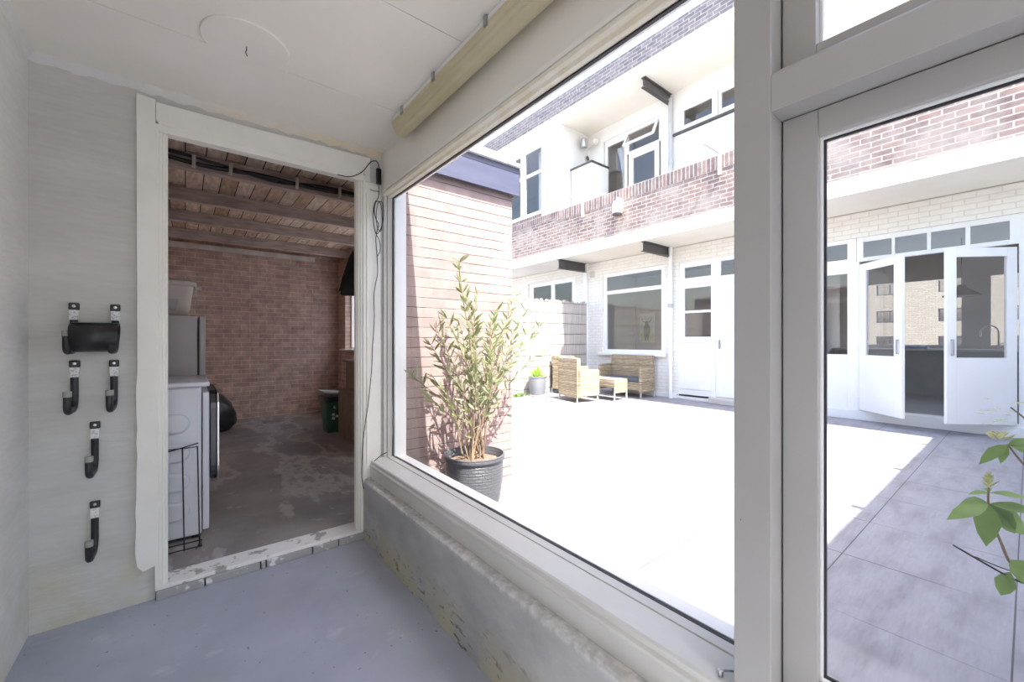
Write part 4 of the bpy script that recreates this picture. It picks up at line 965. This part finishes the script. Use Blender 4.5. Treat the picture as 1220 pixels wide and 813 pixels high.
pl = thing('parapet_spotlight', 'white cylindrical spotlight hanging on the front of the brick parapet', 'spotlight', (XP-.1,5.22,3.75))
obj('housing', MB().lathe([(.0,.03),(.095,.03),(.10,.05),(.10,.22),(.07,.28),(0,.29)], (XP-.12,5.22,3.76), 20), M['white'], pl, smooth=True)
obj('lens', MB().lathe([(0,.0),(.088,.0),(.098,.035)], (XP-.12,5.22,3.76), 20), M['darksteel'], pl, smooth=True)
obj('bracket', MB().box(XP-.13,XP-.010,5.20,5.24,4.03,4.12), M['white'], pl)
# curtain in the upstairs sidelight
mb = MB(); vs = []
for j in range(12):
    z = 5.90-j*.12; 
    for i in range(14):
        u = i/13; wd = .30*(1-.55*sin(pi*min(1,j/9)*.5)); vs.append((XF+.22+.02*sin(u*18), 5.93+.03+wd*u, z))
mb.add(vs, [(j*14+i, j*14+i+1, (j+1)*14+i+1, (j+1)*14+i) for j in range(11) for i in range(13)])
obj('curtain', mb, M['white'], label='white curtain gathered behind the upstairs side window', cat='curtain', smooth=True)
mb = MB(); vs = []
for j in range(2):
    for i in range(40): u = i/39; vs.append((XP+.30+.025*sin(u*45), 7.7+.35*u, 4.42+1.75*j))
mb.add(vs, [(i, i+1, 40+i+1, 40+i) for i in range(39)])
obj('curtain', mb, M['white'], label='white curtain hanging at the right side of the upstairs bay window', cat='curtain', smooth=True)
# picture in the living room: a plain horned animal on a green and white ground
pc_ = thing('framed_picture', 'canvas picture of a dark horned animal seen through the living room window', 'picture', (10.03,6.60,1.2))
obj('canvas', MB().box(10.015,10.045,6.37,6.83,1.17,1.96), M['white'], pc_)
m1 = paint('picture_green', (.50,.56,.30), (.66,.70,.40), .8, 8, 0); m2 = paint('picture_dark', (.12,.12,.10), (.07,.07,.06), .8, 14, 0); m3 = paint('picture_pale', (.62,.70,.66), (.74,.76,.60), .8, 6, 0)
obj('backdrop', MB().box(10.010,10.016,6.385,6.815,1.40,1.945), m3, pc_)
obj('grass', MB().box(10.009,10.016,6.385,6.815,1.185,1.42), m1, pc_)
yc = 6.60
obj('animal', MB().prism([(yc-.045,1.22),(yc-.02,1.22),(yc,1.32),(yc+.02,1.22),(yc+.045,1.22),(yc+.10,1.45),(yc+.09,1.60),(yc+.05,1.66),(yc+.035,1.75),(yc-.035,1.75),(yc-.05,1.66),(yc-.09,1.60),(yc-.10,1.45)], 'X', 10.005, 10.012), m2, pc_)
for s in (-1,1):
    obj('horn', MB().prism([(yc+s*.03,1.72),(yc+s*.12,1.76),(yc+s*.155,1.88),(yc+s*.14,1.78),(yc+s*.12,1.735),(yc+s*.03,1.70)], 'X', 10.005, 10.012), m2, pc_)
# kitchen
kc = thing('kitchen_counter', 'dark kitchen counter with pale worktop seen through the open doors', 'counter', (11.6,1,.14))
obj('cabinet', MB().box(11.25,11.98,-.9,2.7,.14,1.01), M['roomdark'], kc)
obj('worktop', MB().box(11.2,11.99,-.92,2.72,1.01,1.045), M['batten'], kc, bevel=.004)
obj('splashback', MB().box(11.93,11.99,-.9,2.7,1.045,1.11), M['greyplastic'], kc)
fc = thing('kitchen_tap', 'arched chrome tap on the kitchen worktop', 'tap', (11.75,.42,1.045))
pts = [(11.8,.36,1.046),(11.8,.36,1.35)]+[(11.8,.47-.11*cos(pi*i/12),1.36+.13*sin(pi*i/12)) for i in range(13)]+[(11.8,.58,1.28)]
obj('spout', MB().tube(pts, .014, 10), M['steel'], fc, smooth=True); obj('base', MB().tube([(11.8,.36,1.046),(11.8,.36,1.12)], .03, 12), M['steel'], fc); obj('lever', MB().tube([(11.8,.36,1.13),(11.8,.28,1.18)], .008, 8), M['steel'], fc)
pd = thing('pendant_lamp', 'brown cone shaped pendant lamp hanging in the kitchen', 'lamp', (10.6,.70,2.0))
obj('lamp_shade', MB().lathe([(.24,0),(.235,.02),(.06,.15),(.05,.2),(0,.21)], (10.6,.74,1.98), 24), M['cardboard'], pd, smooth=True); obj('cord', MB().tube([(10.6,.74,2.18),(10.6,.74,3.0)], .006, 6), M['wire'], pd)
mb = MB(); 
for k, (dx, h_) in enumerate(((0,.0),(.02,.02),(-.01,.04))): mb.box(11.35+dx,11.75+dx,1.25,1.75,1.046+h_,1.062+h_)
obj('paper_stack', mb, paint('blue_paper', (.35,.40,.62), (.6,.62,.75), .7, 9, 0), label='blue and white papers lying on the kitchen worktop', cat='papers')
# yellow brick building across the street, seen through the kitchen
yb = thing('apartment_building', 'yellow brick apartment building seen through the kitchen window', 'building', (62,8,0))
hl = [(y, y+2.2, z, z+1.3) for y in (-6,-1.2,3.6,8.4,13.2) for z in (-.2+.6,3.2,6.2)]
obj('wall', MB().holes('X', 60, 61, -14, 24, -.12, 10, hl), M['yellowbrick'], yb)
for y, y2, z, z2 in hl:
    f_ = obj('window', MB().holes('X', 60.2, 60.3, y, y2, z, z2, [(y+.1,y+1.05,z+.1,z2-.1),(y+1.15,y2-.1,z+.1,z2-.1)]), M['bluepanel'], yb)
    obj('pane', MB().box(60.24,60.26,y+.05,y2-.05,z+.05,z2-.05), M['farglass'], f_)
obj('inner_wall', MB().box(61.5,61.6,-14,24,-.12,10), M['room'], yb)

# ------------------------------------------------------------------ light
W = bpy.data.worlds.new('World'); sc.world = W; W.use_nodes = True; t = W.node_tree; t.nodes.clear()
wo = t.nodes.new('ShaderNodeOutputWorld'); bg = t.nodes.new('ShaderNodeBackground'); sk = t.nodes.new('ShaderNodeTexSky')
sk.sky_type = 'NISHITA'; sk.sun_disc = False; sk.sun_elevation = radians(60); sk.sun_rotation = radians(180); sk.air_density = 1.3; sk.dust_density = 3.0; sk.ozone_density = 1.0
bg.inputs[1].default_value = .30
t.links.new(mixc(t, 1., sk.outputs[0], (1.04,1.0,1.03), 'MULTIPLY'), bg.inputs[0]); t.links.new(bg.outputs[0], wo.inputs[0])
sl = bpy.data.lights.new('Sun', 'SUN'); sl.energy = 9.0; sl.angle = radians(.53); sl.color = (1,.95,.88)
so = bpy.data.objects.new('Sun', sl); COL.objects.link(so)
so.rotation_euler = Vector((.084,.58,-1)).to_track_quat('-Z','Y').to_euler()

# ------------------------------------------------------------------ camera
cam = bpy.data.cameras.new('Camera'); co = bpy.data.objects.new('Camera', cam); COL.objects.link(co)
cam.sensor_width = 36; cam.lens = 490/1220*36; cam.clip_start = .01; cam.clip_end = 500
co.location = (0,0,1.2); co.rotation_euler = (radians(90),0,-math.atan2(.6219,.7831))
sc.camera = co
vs_ = sc.view_settings; vs_.view_transform = 'Standard'; vs_.look = 'None'; vs_.exposure = 1.32; vs_.gamma = 1; vs_.use_curve_mapping = False
sc.cycles.max_bounces = 12; sc.cycles.diffuse_bounces = 8; sc.cycles.glossy_bounces = 4; sc.cycles.transparent_max_bounces = 16
sc.cycles.use_denoising = True; sc.cycles.sample_clamp_indirect = 6; sc.cycles.caustics_reflective = False; sc.cycles.caustics_refractive = False
